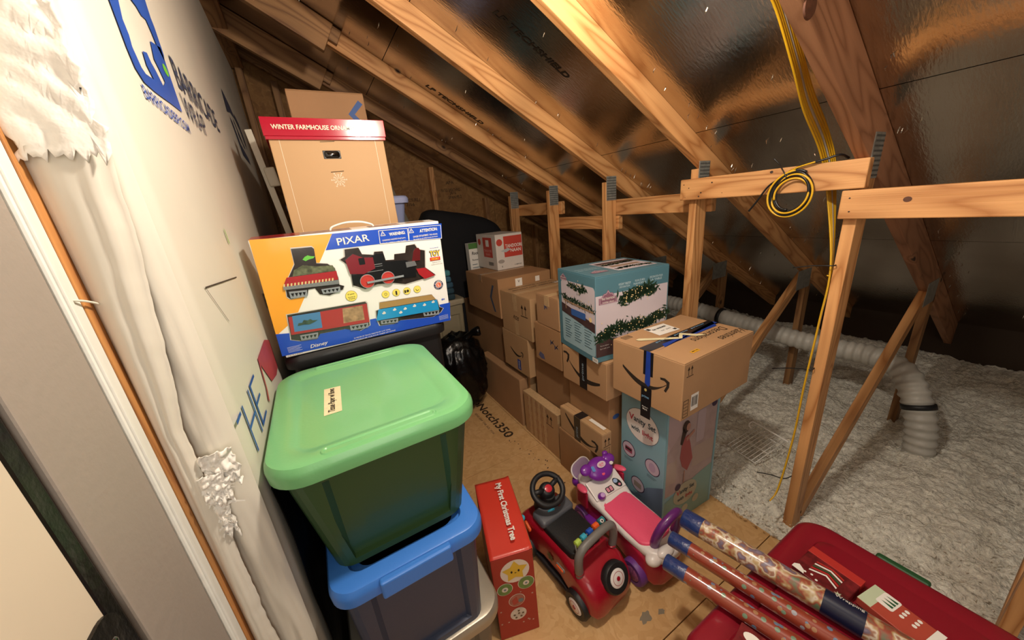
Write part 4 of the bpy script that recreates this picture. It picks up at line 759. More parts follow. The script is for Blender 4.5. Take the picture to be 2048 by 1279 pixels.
# ------------------------------------------------------------------ train set box
TOY = {
 'orange': [(0.0034, 0.4063), (0.235, 0.3992), (0.0599, 0.1314), (-0.0014, 0.0908), (-0.0069, 0.0931)],
 'blue_top': [(0.235, 0.3992), (0.6223, 0.3949), (0.6167, 0.3372), (0.3823, 0.3463), (0.204, 0.3479)],
 'blue_bot': [(-0.0069, 0.0931), (0.0701, 0.0809), (0.3005, 0.0733), (0.6159, 0.0719), (0.608, -0.0065), (-0.0091, 0.0103)],
 'w1': [(0.385, 0.3925), (0.4881, 0.3904), (0.4868, 0.3447), (0.3825, 0.3472)],
 'w2': [(0.4929, 0.3913), (0.6172, 0.3888), (0.6154, 0.3388), (0.4877, 0.3446)],
 'A': [(0.1044, 0.3694), (0.1653, 0.3676), (0.1711, 0.3606), (0.1669, 0.311), (0.1997, 0.3039), (0.2191, 0.2856), (0.223, 0.2497), (0.2212, 0.2231), (0.2359, 0.2158), (0.2291, 0.2034), (0.1815, 0.1901), (0.1524, 0.2005), (0.1427, 0.2246), (0.1217, 0.2243), (0.1149, 0.2037), (0.0626, 0.2014), (0.0543, 0.2117), (0.0594, 0.2533), (0.102, 0.3168)],
 'B': [(0.2583, 0.3449), (0.3052, 0.3452), (0.3124, 0.32), (0.3514, 0.3123), (0.3558, 0.3229), (0.3861, 0.321), (0.3904, 0.2861), (0.4218, 0.2837), (0.4257, 0.3041), (0.4674, 0.303), (0.4747, 0.33), (0.5083, 0.3314), (0.5191, 0.3101), (0.5449, 0.3019), (0.536, 0.2348), (0.5737, 0.1984), (0.5233, 0.1895), (0.4474, 0.1809), (0.4024, 0.1941), (0.3442, 0.2002), (0.298, 0.19), (0.2598, 0.2113), (0.2629, 0.2831), (0.2368, 0.3112), (0.2547, 0.3194)],
 'C': [(0.0381, 0.1544), (0.2937, 0.1482), (0.2986, 0.1399), (0.2914, 0.0506), (0.253, 0.0379), (0.2053, 0.0576), (0.1198, 0.0608), (0.1081, 0.0449), (0.055, 0.0501), (0.0279, 0.0623), (0.0316, 0.0842)],
 'D': [(0.3377, 0.134), (0.5433, 0.1243), (0.5505, 0.1044), (0.5651, 0.0961), (0.5706, 0.0628), (0.5856, 0.054), (0.5721, 0.038), (0.5379, 0.0269), (0.4964, 0.0314), (0.4027, 0.0435), (0.3767, 0.0343), (0.3213, 0.0405), (0.3145, 0.075), (0.318, 0.1039), (0.3342, 0.1052)],
 'tender': [(0.0712, 0.2763), (0.2206, 0.2744), (0.2197, 0.2436), (0.0548, 0.2491)],
 'scenery': [(0.0971, 0.2969), (0.1255, 0.309), (0.1676, 0.2982), (0.2134, 0.2953), (0.2187, 0.2748), (0.0887, 0.2774)],
 'deckA': [(0.0546, 0.2483), (0.2199, 0.2426), (0.2202, 0.2278), (0.0537, 0.2375)],
 'tA1': [(0.0658, 0.2287), (0.1181, 0.225), (0.1149, 0.2037), (0.0655, 0.206)],
 'tA2': [(0.1606, 0.2189), (0.22, 0.2179), (0.2178, 0.1988), (0.1625, 0.2021)],
 'cab': [(0.2558, 0.3062), (0.2842, 0.324), (0.3159, 0.3062), (0.3475, 0.3038), (0.3479, 0.2627), (0.306, 0.2489), (0.2613, 0.2565)],
 'boiler': [(0.3161, 0.2972), (0.3582, 0.3136), (0.3843, 0.3122), (0.3873, 0.2819), (0.4646, 0.275), (0.4933, 0.2465), (0.4923, 0.2075), (0.2871, 0.2201), (0.2628, 0.2153), (0.2644, 0.2515), (0.3065, 0.2511)],
 'smoke': [(0.4597, 0.2686), (0.4947, 0.2681), (0.4998, 0.2504), (0.4606, 0.2479)],
 'pilot': [(0.4964, 0.2363), (0.5311, 0.2356), (0.5661, 0.1997), (0.5237, 0.192), (0.5026, 0.2156)],
 'stack': [(0.4848, 0.2672), (0.4962, 0.3037), (0.5053, 0.3143), (0.5175, 0.3151), (0.5231, 0.3048), (0.5166, 0.2672)],
 'car': [(0.0427, 0.1436), (0.2937, 0.1376), (0.29, 0.0659), (0.0362, 0.0807)],
 'pic1': [(0.0543, 0.1461), (0.1389, 0.1424), (0.133, 0.0834), (0.0476, 0.0891)],
 'pic2': [(0.2104, 0.1378), (0.2778, 0.1348), (0.275, 0.0795), (0.2024, 0.0826)],
 'tC1': [(0.0603, 0.072), (0.1158, 0.0689), (0.111, 0.0489), (0.0596, 0.0535)],
 'tC2': [(0.2205, 0.0684), (0.2852, 0.0646), (0.2813, 0.0456), (0.2205, 0.0488)],
 'bluecar': [(0.3298, 0.1062), (0.56, 0.0972), (0.5637, 0.0535), (0.3147, 0.0649)],
 'back': [(0.3394, 0.1312), (0.5428, 0.1217), (0.5576, 0.0987), (0.3347, 0.1076)],
 'tD1': [(0.33, 0.0612), (0.3952, 0.0556), (0.392, 0.0383), (0.3294, 0.0461)],
 'tD2': [(0.4957, 0.0582), (0.5637, 0.0535), (0.5604, 0.0325), (0.4977, 0.0392)],
 'pixar': (0.2966, 0.3722),
 'warn': (0.4486, 0.3766),
 'att': (0.5674, 0.3765),
 'wt': (0.4344, 0.357),
 'at': (0.5529, 0.358),
 'toy': (0.58, 0.2849),
 'story': (0.5779, 0.263),
 'four': (0.5878, 0.0924),
 'disney': (0.1085, 0.0208),
 'small': (0.2921, 0.0098),
 'ring': (0.577, 0.1567),
 'y0': (0.2493, 0.1763),
 'y1': (0.3673, 0.1586),
 'y2': (0.4068, 0.1576),
 'y3': (0.4477, 0.156),
 'y4': (0.4886, 0.1551),
 'wh1': (0.3124, 0.2215),
 'wh2': (0.3856, 0.2221),
 'rod': (0.4403, 0.2203),
 'c1': (0.3879, 0.0931),
 'c2': (0.428, 0.0877),
 'c3': (0.4658, 0.0912),
 'c4': (0.5057, 0.0866),
 'c5': (0.5431, 0.0912),
 'c6': (0.347, 0.0883),
 'c7': (0.4088, 0.0766),
 'tri1': (0.3979, 0.3809),
 'tri2': (0.5017, 0.3799),
 'sm2': (0.0309, 0.0289),
 'sm3': (0.579, 0.0117),
}

tx = root('train_set_box', (-0.163, 1.372, 1.180), 0, 'wide orange, white and blue train set box standing on edge behind the green tote', 'box', rot=(math.radians(3.5), 0, 0))
TW, TD, THh = 0.612, 0.115, 0.405; tx['w'] = TW; tx['d'] = TD; tx['h'] = THh
bd = boxo('carton_body', (0, 0, 0, TW, TD, THh), WHITEGLOSS, tx, 0.003)
TB = mat('royal_blue_card', '1f4fc4', 0.3, coat=0.3); TO = mat('orange_card', 'f6a832', 0.32, var=0.03, vs=4, coat=0.3); TDK = mat('window_interior', '2e2622', 0.25, coat=0.6, var=.3, vs=30)
FT_ = faceF(TW, TD, THh)
def dd(k, m, lvl, n): return decal(n, [TOY[k]], m, FT_, tx, lvl)
dd('orange', TO, 1, 'orange_panel'); dd('blue_top', TB, 2, 'blue_banner'); dd('blue_bot', TB, 2, 'blue_banner')
for k in 'ABCD':
    decal('window_edge', [[(p[0], p[1]) for p in TOY[k]]], mat('window_rim', 'c9c6c0', 0.3), FT_, tx, 3)
    cx = sum(p[0] for p in TOY[k]) / len(TOY[k]); cy = sum(p[1] for p in TOY[k]) / len(TOY[k]); decal('window', [[(cx + (p[0] - cx) * .975, cy + (p[1] - cy) * .965) for p in TOY[k]]], TDK, FT_, tx, 4)
TR = mat('train_red', 'a8232a', 0.3, coat=0.5); TRK = mat('train_truck', '8e959b', 0.4); TK = mat('train_black', '121315', 0.25, coat=0.5); TSL = mat('train_silver', 'c6c9cc', 0.2, 0.8)
def relief(name, polys, m, lvl, th):
    o = decal(name, polys, m, FT_, tx, lvl); s = o.modifiers.new('s', 'SOLIDIFY'); s.thickness = th; s.offset = 1; return o
relief('tender_car', [TOY['tender']], TR, 5, .003); relief('scenery', [TOY['scenery']], mat('rubble_green', '5a6048', 0.7, var=.6, vs=70), 5, .002); relief('car_deck', [TOY['deckA']], TSL, 6, .003); decal('green_spark', [[(TOY['scenery'][1][0] + a, TOY['scenery'][1][1] + b) for a, b in ((.004, .018), (.012, .026), (.022, .030), (.030, .026), (.042, .024), (.036, .018), (.022, .016), (.012, .012))]], mat('lime', '67c04a', .5), FT_, tx, 7)
decal('hazard_stripe', [[(TOY['tender'][3][0] + (TOY['tender'][2][0] - TOY['tender'][3][0]) * u, TOY['tender'][3][1] + (TOY['tender'][2][1] - TOY['tender'][3][1]) * u - .001), (TOY['tender'][3][0] + (TOY['tender'][2][0] - TOY['tender'][3][0]) * (u + .03), TOY['tender'][3][1] + (TOY['tender'][2][1] - TOY['tender'][3][1]) * (u + .03) - .001), (TOY['tender'][3][0] + (TOY['tender'][2][0] - TOY['tender'][3][0]) * (u + .045), TOY['tender'][3][1] + (TOY['tender'][2][1] - TOY['tender'][3][1]) * (u + .045) + .008), (TOY['tender'][3][0] + (TOY['tender'][2][0] - TOY['tender'][3][0]) * (u + .015), TOY['tender'][3][1] + (TOY['tender'][2][1] - TOY['tender'][3][1]) * (u + .015) + .008)] for u in [i / 16 for i in range(15)]], mat('stripe_tan', 'd9c08a', .5), FT_, tx, 12)
for k in ('tA1', 'tA2', 'tC1', 'tC2', 'tD1', 'tD2'):
    q = TOY[k]; relief('wheel_truck', [q], TRK, 5, .003)
    def L4(u, v): return tuple((q[0][i] * (1 - u) + q[1][i] * u) * (1 - v) + (q[3][i] * (1 - u) + q[2][i] * u) * v for i in (0, 1))
    decal('truck_slot', [[L4(a, .25), L4(a + .18, .25), L4(a + .09, .8)] for a in (.08, .3, .52, .74)], TK, FT_, tx, 12)
relief('engine_boiler', [TOY['boiler']], TK, 5, .004); relief('engine_cab', [TOY['cab']], mat('train_maroon', '7c1c28', .3, coat=.5), 6, .005); relief('smokebox', [TOY['smoke']], TSL, 6, .006); relief('cow_catcher', [TOY['pilot']], TR, 6, .005); relief('smoke_stack', [TOY['stack']], mat('stack_red', '5f1518', .3, coat=.4), 5, .003)
ca = TOY['cab']; decal('cab_window', [RR(0.298, 0.283, 0.318, 0.307, .003)], TK, FT_, tx, 15); decal('boiler_trim', [R(0.315, .252, .375, .2545), R(0.345, .275, .375, .278), R(0.345, .268, .375, .270), R(.33, .2625, .345, .2645)], TSL, FT_, tx, 14)
for k, r_ in (('wh1', .0245), ('wh2', .023)):
    c = TOY[k]; o = lathe('drive_wheel', [(r_, 0), (r_, .004), (r_ * .86, .005), (r_ * .84, .0035), (r_ * .2, .0035), (r_ * .2, .006), (.001, .006)], mat('wheel_red', 'c03a34', .35), tx, 26, FT_ @ Matrix.Translation((c[0], c[1], .009)))
    ot = tube('wheel_rim', [FT_ @ Vector((c[0] + r_ * math.cos(i * PI / 14), c[1] + r_ * math.sin(i * PI / 14), .0125)) for i in range(28)], .0012, TRK, tx, 6, True)
c1, c2 = TOY['wh1'], TOY['rod']; dy = 0.006; relief('drive_rod', line2([(c1[0], c1[1] - .004), (c2[0], c2[1])], .007), TRK, 26, .003)
relief('box_car', [TOY['car']], TR, 5, .004); decal('car_picture', [TOY['pic1']], mat('pic_blue', '4b82b4', .5), FT_, tx, 12); decal('car_picture', [TOY['pic2']], mat('pic_tan', 'a98a68', .5, var=.4, vs=50), FT_, tx, 12)
p1 = TOY['pic1']; mx_, my_ = sum(p[0] for p in p1) / 4, sum(p[1] for p in p1) / 4; decal('car_picture', [[(mx_ + .9 * a_, my_ + .55 * b_) for a_, b_ in [(-.035, -.012), (-.03, .004), (-.018, .002), (-.010, .018), (.002, .010), (.012, .016), (.018, .004), (.036, .0), (.02, -.010), (.004, -.018), (-.012, -.012)]]], mat('pic_green', '3f5a4c', .6, var=.4, vs=60), FT_, tx, 14)
relief('cloud_car', [TOY['bluecar']], mat('train_blue', '1f93d0', .3, coat=.4), 7, .004); relief('backdrop', [TOY['back']], mat('backdrop_tan', 'a58550', .5), 5, .001)
for k in ('c1', 'c2', 'c3', 'c4', 'c5', 'c6', 'c7'):
    c = TOY[k]; decal('cloud', [EL(c[0], c[1], .007, .0035, 12), EL(c[0] + .001, c[1] + .003, .004, .004, 10)], WHITE, FT_, tx, 14)
a_ = 0.06
text('PIXAR', WHITE, FT_, tx, (TOY['pixar'][0], TOY['pixar'][1]), wd=0.105, h=0.024, rot=.03, bold=.01, lvl=4)
for k in ('w1', 'w2'):
    q = TOY[k]; decal('warning_frame', line2(q + q[:1], .0018), WHITE, FT_, tx, 4)
text('WARNING:', WHITE, FT_, tx, TOY['warn'], wd=.058, h=.012, bold=.03, lvl=4, rot=.02); text('ATTENTION:', WHITE, FT_, tx, TOY['att'], wd=.070, h=.012, bold=.03, lvl=4, rot=.02)
text('CHOKING HAZARD-Small parts.', WHITE, FT_, tx, TOY['wt'], wd=.085, h=.007, lvl=4, rot=.02); text('Not for children under 3 years.', WHITE, FT_, tx, (TOY['wt'][0], TOY['wt'][1] - .0105), wd=.085, h=.007, lvl=4, rot=.02)
text("DANGER D'ETOUFFEMENT - Petits elements.", WHITE, FT_, tx, TOY['at'], wd=.096, h=.007, lvl=4, rot=.02); text('Ne convient pas aux enfants de moins de trois ans.', WHITE, FT_, tx, (TOY['at'][0], TOY['at'][1] - .0105), wd=.096, h=.007, lvl=4, rot=.02)
for k in ('tri1', 'tri2'):
    c = TOY[k]; decal('warning_triangle', line2([(c[0] - .008, c[1] - .007), (c[0] + .008, c[1] - .007), (c[0], c[1] + .008), (c[0] - .008, c[1] - .007)], .0018), WHITE, FT_, tx, 4); text('!', WHITE, FT_, tx, (c[0], c[1] - .001), h=.007, bold=.03, lvl=4)
c = TOY['toy']; text('TOY', mat('toy_outline', '2a3f7a', .4), FT_, tx, c, wd=.045, h=.024, bold=.09, lvl=3); text('TOY', mat('toy_yellow', 'f7d23a', .35), FT_, tx, c, wd=.041, h=.021, bold=.03, lvl=5)
c = TOY['story']; decal('red_banner', [R(c[0] - .021, c[1] - .006, c[0] + .021, c[1] + .007)], mat('banner_red', 'd42b2b', .4), FT_, tx, 4); text('STORY', mat('toy_yellow', 'f7d23a', .35), FT_, tx, c, wd=.032, h=.008, bold=.02, lvl=6)
text('Disney PIXAR', TB, FT_, tx, (TOY['toy'][0], TOY['toy'][1] + .021), wd=.034, h=.004, lvl=3); text('Ready to Play Train Set', INK, FT_, tx, (TOY['toy'][0] + .002, TOY['toy'][1] - .036), wd=.034, h=.0035, lvl=3); text('Ensemble de train pret a jouer', INK, FT_, tx, (TOY['toy'][0] + .002, TOY['toy'][1] - .044), wd=.046, h=.0035, lvl=3)
c = TOY['ring']; RINGP = mat('ring_purple', '2a2756', .4); decal('round_logo', [EL(c[0], c[1], .0195)], RINGP, FT_, tx, 3); decal('round_logo', [EL(c[0], c[1], .0125)], WHITE, FT_, tx, 4); decal('round_logo', [EL(c[0], c[1], .0105)], mat('ring_orange', 'e0694e', .4), FT_, tx, 5); text('L', WHITE, FT_, tx, c, h=.012, lvl=6, bold=.02)
for i, ch in enumerate('LIONEL'):
    a = math.radians(155 - 26 * i); text(ch, WHITE, FT_, tx, (c[0] + .016 * math.cos(a), c[1] + .016 * math.sin(a)), h=.0052, rot=a - PI / 2, lvl=5, bold=.05)
for i, ch in enumerate('SINCE 1900'):
    a = math.radians(195 + 16.5 * i)
    if ch != ' ': text(ch, WHITE, FT_, tx, (c[0] + .016 * math.cos(a), c[1] + .016 * math.sin(a)), h=.0035, rot=a + PI / 2, lvl=5)
text('4+', TB, FT_, tx, TOY['four'], wd=.015, lvl=3, bold=.02); text('Disney', WHITE, FT_, tx, TOY['disney'], wd=.058, h=.017, shear=.3, rot=.03, lvl=4)
text('33 PIECES OF TRACK CREATES 50" X 73" OVAL', WHITE, FT_, tx, (TOY['small'][0], TOY['small'][1] + .006), wd=.135, h=.0045, lvl=4, rot=.02); text('33 MORCEAUX DE VOIE POUR CREER UN OVALE', WHITE, FT_, tx, (TOY['small'][0], TOY['small'][1] - .003), wd=.17, h=.0045, lvl=4, rot=.02)
YD = mat('disc_yellow', 'efdf6a', .4)
for k, r_ in (('y0', .020), ('y1', .0145), ('y2', .0145), ('y3', .0145), ('y4', .0145)):
    c = TOY[k]; decal('yellow_disc', [EL(c[0], c[1], r_)], mat('disc_rim', 'a8924a', .4), FT_, tx, 3); decal('yellow_disc', [EL(c[0], c[1], r_ * .93)], YD, FT_, tx, 4)
text('37 pieces', INK, FT_, tx, (TOY['y0'][0], TOY['y0'][1] + .007), wd=.022, lvl=6); text('Ensemble de', INK, FT_, tx, (TOY['y0'][0], TOY['y0'][1] - .003), wd=.024, lvl=6); text('37 pieces', INK, FT_, tx, (TOY['y0'][0], TOY['y0'][1] - .010), wd=.02, lvl=6)
c = TOY['y1']; decal('bulb_icon', line2([(c[0] + .005 * math.cos(i), c[1] + .001 + .005 * math.sin(i)) for i in range(7)], .001), INK, FT_, tx, 6); c = TOY['y2']; decal('remote_icon', [RR(c[0] - .003, c[1] - .009, c[0] + .003, c[1] + .007, .001), ], INK, FT_, tx, 6)
c = TOY['y3']; decal('engine_icon', [R(c[0] - .010, c[1] - .006, c[0] - .004, c[1] + .005), EL(c[0] + .003, c[1], .005)], INK, FT_, tx, 6); c = TOY['y4']; decal('sound_icon', line2([(c[0] - .006, c[1] + .002), (c[0] - .002, c[1] - .006), (c[0] + .006, c[1] - .002)], .0015), INK, FT_, tx, 6)
for i in range(5): decal('small_print', [R(.012, .018 + i * .0045, .055 - .006 * (i % 2), .0195 + i * .0045), R(.56, .006 + i * .004, .60, .0072 + i * .004)], mat('print_pale', 'b9c7ee', .5), FT_, tx, 4)
TT_ = faceT(TW, TD, THh); decal('red_top_panel', [R(0, 0, .14, TD)], TR, TT_, tx, 1); decal('top_picture', [R(.14, .01, .30, .10), R(.36, .02, .47, .09)], mat('top_pic', '9a7f74', .5, var=.5, vs=40), TT_, tx, 1); decal('brown_patch', [R(.5, .04, .57, .08)], EDGE, TT_, tx, 2)
tube('carry_handle', [Matrix.Translation((0, 0, 0)) @ Vector(p) for p in smoothpath([(.235, .06, THh), (.245, .06, THh + .012), (.29, .06, THh + .022), (.34, .06, THh + .020), (.375, .06, THh + .008), (.38, .06, THh)], 6)], .0035, mat('white_handle', 'ece8df', .35), tx, 8)
tr_ = MB()
for i in range(9):
    x = 0.006 + i * .007; tr_.add([(x, -.0035, .004 + random.uniform(0, .003)), (x + .007, -.0035, .004 + random.uniform(0, .003)), (x + random.uniform(0, .006), -.005, -.001 + random.uniform(.006, .012))], [(0, 1, 2)])
tr_.build('torn_card_edge', mat('torn_card', 'd9cba8', .8), tx)

# tall ornament box with red lid
ox = root('ornament_box', (-0.047, 1.745, 1.186), 0, 'tall plain tan ornament box with a glossy red lid', 'box'); OW, OD, OH = 0.432, 0.34, 0.765
boxo('carton_body', (0, 0, 0, OW, OD, OH), KRAFT, ox, 0.003)
REDLID = mat('glossy_red_lid', 'b5122e', 0.16, coat=0.8)
lid = boxo('lid', (-0.012, -0.012, OH - 0.0, OW + 0.012, OD + 0.012, OH + 0.066), REDLID, ox, 0.002)
boxo('lid_lip', (-0.008, -0.0095, OH - 0.012, OW + 0.008, -0.001, OH + 0.0), REDLID, ox, 0.001)
OF = faceF(OW, OD, OH); text('WINTER FARMHOUSE ORNAMENTS', mat('cream_ink', 'f1e3c8', .4), frame((0, -0.012, 0), (1, 0, 0), (0, 0, 1)), lid, (0.185, OH + 0.032), wd=0.33, h=0.017, bold=.02)
boxo('grip_recess', (0.178, -0.001, OH - 0.083, 0.246, 0.0035, OH - 0.05), BLACK, ox, 0.012, 4)
g2 = link('grip', xf([(p[0] + 0.212, 0, p[1] + OH - 0.066) for p in rrect(0.062, 0.029, 0.011)] + [(p[0] * .7 + 0.212, -0.008, p[1] * .6 + OH - 0.068) for p in rrect(0.062, 0.029, 0.011)], Matrix.Identity(4)), [(i, (i + 1) % 28, 28 + (i + 1) % 28, 28 + i) for i in range(28)] + [tuple(range(28, 56))], mat('black_gloss', '050506', 0.08, coat=1), ox, True)
decal('slot', line2([(0.178, OH - 0.018), (0.232, OH - 0.016)], .002) + line2([(0.193, OH - 0.134), (0.243, OH - 0.131)], .0025), DARKIN, OF, ox, 1)
CREAMI = mat('cream_ink', 'f1e3c8', .4); c = (0.218, OH - 0.165); fl_ = []
for k in range(12):
    a = k * PI / 6; L = .032 if k % 2 == 0 else .022; fl_ += line2([(c[0] + .006 * math.cos(a), c[1] + .006 * math.sin(a)), (c[0] + L * math.cos(a), c[1] + L * math.sin(a))], .0016)
    for q in (.55, .8):
        p = (c[0] + L * q * math.cos(a), c[1] + L * q * math.sin(a))
        for s in (-.6, .6): fl_ += line2([p, (p[0] + .006 * math.cos(a + s), p[1] + .006 * math.sin(a + s))], .0012)
decal('snowflake', fl_, CREAMI, OF, ox, 1)
decal('thin_border', line2([(0.035, OH - 0.01), (0.035, 0.05), (0.395, 0.05), (0.395, OH - .01)], .0015), CREAMI, OF, ox, 1)
cx_ = carton('tall plain carton with a blue chevron, standing behind the red-lidded box', 0.062, 2.12, 1.302, 0.345, 0.20, 0.925, 0, 1, tape=None, group=None)
decal('blue_chevron', [[(0.315, 0.892), (0.334, 0.875), (0.287, 0.828), (0.334, 0.775), (0.315, 0.760), (0.257, 0.828)]], mat('chevron_bright', '3a5c9a', .6), fr_(cx_, 'F'), cx_)
LAV = plastic('lavender_tub', '8f9bc4', .45); LAVL = plastic('lavender_lid', 'a9b4dd', .4)
tote('lavender-blue tote seen on both sides of the red-lidded box', None, (0.272, 2.59, 1.302), 0.68, 0.50, 0.44, LAVL, LAV, taper=.8, style='channel', lr=.05)
carton('broad carton under the lavender-blue tote at the back of the left stack', -0.10, 2.12, 0, 0.67, 0.73, 1.30, 0, 3, tape=None, group=None)
tote('black tote under the train set box', None, (0.125, 1.72, 0), 0.60, 0.70, 1.178, plastic('black_lid', '0c0c0e', .5), plastic('black_tub', '0b0b0d', .6), taper=.92, style='channel', lr=.05, lidh=.05)

# white corner bead leaning by the wall, drywall scrap, bags
pl = root('metal_strip', (-0.13, 2.095, 0.0), label='white metal strip with a bracket leaning by the left wall', cat='metal strip')
boxo('strip', (-0.0135, -0.004, 0, 0.0135, 0.004, 1.60), mat('white_metal', 'bdb7a6', .45), pl, .001, 1, Matrix.Translation((0.167, 0, 0.455)) @ Matrix.Rotation(math.radians(-5.8), 4, 'Y'))
pl['note'] = 0; del pl['note']
boxo('bracket', (0.0, -0.018, 0, 0.045, -0.006, .085), mat('white_metal', 'bdb7a6', .45), pl, .006, 2, Matrix.Translation((0.030, 0, 1.80)) @ Matrix.Rotation(math.radians(-5.8), 4, 'Y'))
sc_ = sheet('drywall_scrap', lambda u, v: (0.62 + 0.36 * u * (1 - .72 * v), 3.46 + 0.008 * v, 1.2 + 0.83 * v), 4, 4, mat('scrap_board', 'a69d8a', .7), None, .012); tag(sc_, 'grey board scrap with pencilled words, leaning on the gable wall', 'board')
SF = frame((0, 3.452, 0), (1, 0, 0), (0, .0, 1)); text('SAND', INK, SF, sc_, (0.72, 1.93), wd=.1, h=.05, shear=.3, bold=-.01, rot=-.3); text('WALLS', INK, SF, sc_, (0.78, 1.68), wd=.13, h=.045, shear=.3, bold=-.01, rot=-.3)
bm = bmesh.new(); bmesh.ops.create_cube(bm, size=1); bmesh.ops.subdivide_edges(bm, edges=bm.edges[:], cuts=18, use_grid_fill=True)
def superblob(name, label, cat, c, rx, ry, rz_, m, p=3.2, amp=.05, fr=2.2, top=None, group=None, seed=0):
    b = bm.copy()
    for v_ in b.verts:
        q = v_.co * 2; k = (abs(q.x) ** p + abs(q.y) ** p + abs(q.z) ** p) ** (1 / p); n = q / k
        d = 1 + amp * (noise.ridged_multi_fractal(n * fr + Vector((seed, 0, 0)), 1.0, 2.0, 3, 1, 2) - 1.0) + amp * .5 * noise.noise(n * 7)
        x, y, z = n.x * rx * d, n.y * ry * d, n.z * rz_ * min(d, 1.02 if n.z < 0 else 9)
        if top: z = z if z < 0 else z * top(x / rx)
        v_.co = (c[0] + x, c[1] + y, max(c[2] - rz_, c[2] + z))
    for f in b.faces: f.smooth = True
    me = bpy.data.meshes.new(name); b.to_mesh(me); b.free(); me.materials.append(m); o = bpy.data.objects.new(name, me); COL.objects.link(o); return tag(o, label, cat, group)
superblob('large_black_bag', 'large matt black bag with a sloping top against the gable wall', 'bag', (1.30, 3.28, 0.83), 0.46, 0.15, 0.83, BLACKCLOTH, 5, .01, 1.2, lambda u: 1.06 - 0.27 * (u + 1) / 2 if u > -.75 else 1.06 - .3 * (-u - .75) / .25)
superblob('trash_bag', 'shiny knotted black trash bag on the deck left of the long flat carton', 'bag', (0.85, 2.58, 0.33), 0.22, 0.22, 0.33, BLACKBAG, 2.5, .10, 2.6, group='black trash bags', seed=3)
superblob('trash_bag', 'taller black trash bag behind the one with the knot', 'bag', (0.66, 3.02, 0.46), 0.12, 0.14, 0.46, BLACKBAG, 2.6, .08, 2.0, group='black trash bags', seed=9)
bm.free()
tube('bag_knot', smoothpath([(0.90, 2.52, 0.60), (0.96, 2.48, 0.67), (1.03, 2.45, 0.685)], 5), [.05, .045, .035, .03, .025, .022, .03, .036, .04, .042, .03][:11], BLACKBAG, None, 12)
kn = bpy.data.objects['bag_knot']; kn.parent = bpy.data.objects['trash_bag']
# shelf of small things between the left stack and the cartons
BEI = plastic('beige_tub', '9a8f74', .5); tote('beige tote between the black bags and the far cartons', None, (0.94, 2.99, 0), 0.32, 0.24, 0.87, plastic('beige_lid', 'a89d84', .5), BEI, taper=.86, style='channel', lr=.04)
cols = [('4a8f96', 'teal'), ('3f6f86', 'slate blue'), ('35586e', 'dark blue'), ('2d4a58', 'petrol'), ('28404a', 'darkest petrol')]
for i, (c, nme) in enumerate(cols[::-1]):
    o = boxo('folded_cloth', (-.12, -.11, 0, .12, .11, .052), mat('cloth_' + c, c, .85, bump=.3, bs=60), None, .018, 4); o.location = (.90 - .005 * i, 2.99, .872 + .0535 * i); o.rotation_euler = (0, 0, .06 * (i % 3 - 1)); tag(o, '%s folded cloth in the pile on the beige tote' % nme, 'cloth', 'folded cloths in a pile')
wg = root('slim_white_box', (1.225, 2.95, 0.812), 0, 'slim white box with green ends beside the bread carton', 'box'); boxo('carton_body', (0, 0, 0, .22, .075, .52), WHITE, wg, .003)
decal('green_band', [R(0, 0, .22, .05)], mat('leaf_green', '4f7f3c', .5), faceF(.22, .075, .52), wg, 1); decal('green_band', [R(0, .47, .22, .52)], mat('leaf_green', '4f7f3c', .5), faceF(.22, .075, .52), wg, 1); text('Roof', INK, faceF(.22, .075, .52), wg, (.06, .43), wd=.07, h=.03, bold=.02, shear=.2); text('Runner', INK, faceF(.22, .075, .52), wg, (.055, .37), wd=.06, h=.016)
for i in range(9): decal('small_print', [R(.02, .10 + i * .028, .09 - .01 * (i % 3), .106 + i * .028)], mat('slate_ink', '4e6a78', .6), faceF(.22, .075, .52), wg, 1)

def shadeP(u, v):
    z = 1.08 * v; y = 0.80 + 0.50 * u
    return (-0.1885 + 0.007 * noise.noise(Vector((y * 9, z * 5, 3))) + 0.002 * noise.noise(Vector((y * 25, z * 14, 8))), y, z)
bf = sheet('gap_shade_sheet', shadeP, 40, 90, mat('gap_shade_black', '050506', .45, spec=.3), None, .001); tag(bf, 'black sheet added as shade in the gap between the stacked totes and the white wall', 'shade sheet')  # added black sheet, stands in for the shade in this gap

# ------------------------------------------------------------------ ride-on toys
def torus(name, M, Rr, r, m, parent, n=40): return tube(name, [M @ Vector((Rr * math.cos(2 * PI * i / n), Rr * math.sin(2 * PI * i / n), 0)) for i in range(n)], r, m, parent, 12, True)
def slabr(name, W, D, r, z0, z1, m, parent, oy=0, ox=0, ed=.008, M=None, n=8):
    rg = []
    for ins, z in ((ed * .6, z0), (0, z0 + ed * .5), (0, z1 - ed), (ed * .4, z1 - ed * .3), (ed, z1)): rg.append([(p[0] + ox, p[1] + oy, z) for p in rrect(W - 2 * ins, D - 2 * ins, max(r - ins, .004), n)])
    if M: rg = [[M @ Vector(p) for p in q] for q in rg]
    return auto_smooth(loft(name, rg, m, parent), 40)
def section_body(name, secs, m, parent, n=7):
    """secs: (y, half width, z bottom, z top, corner radius)"""
    rg = []
    for y, hw, z0, z1, r in secs: rg.append([(p[0], y, p[1] + (z0 + z1) / 2) for p in rrect(2 * hw, z1 - z0, r, n)])
    return auto_smooth(loft(name, rg, m, parent), 50)
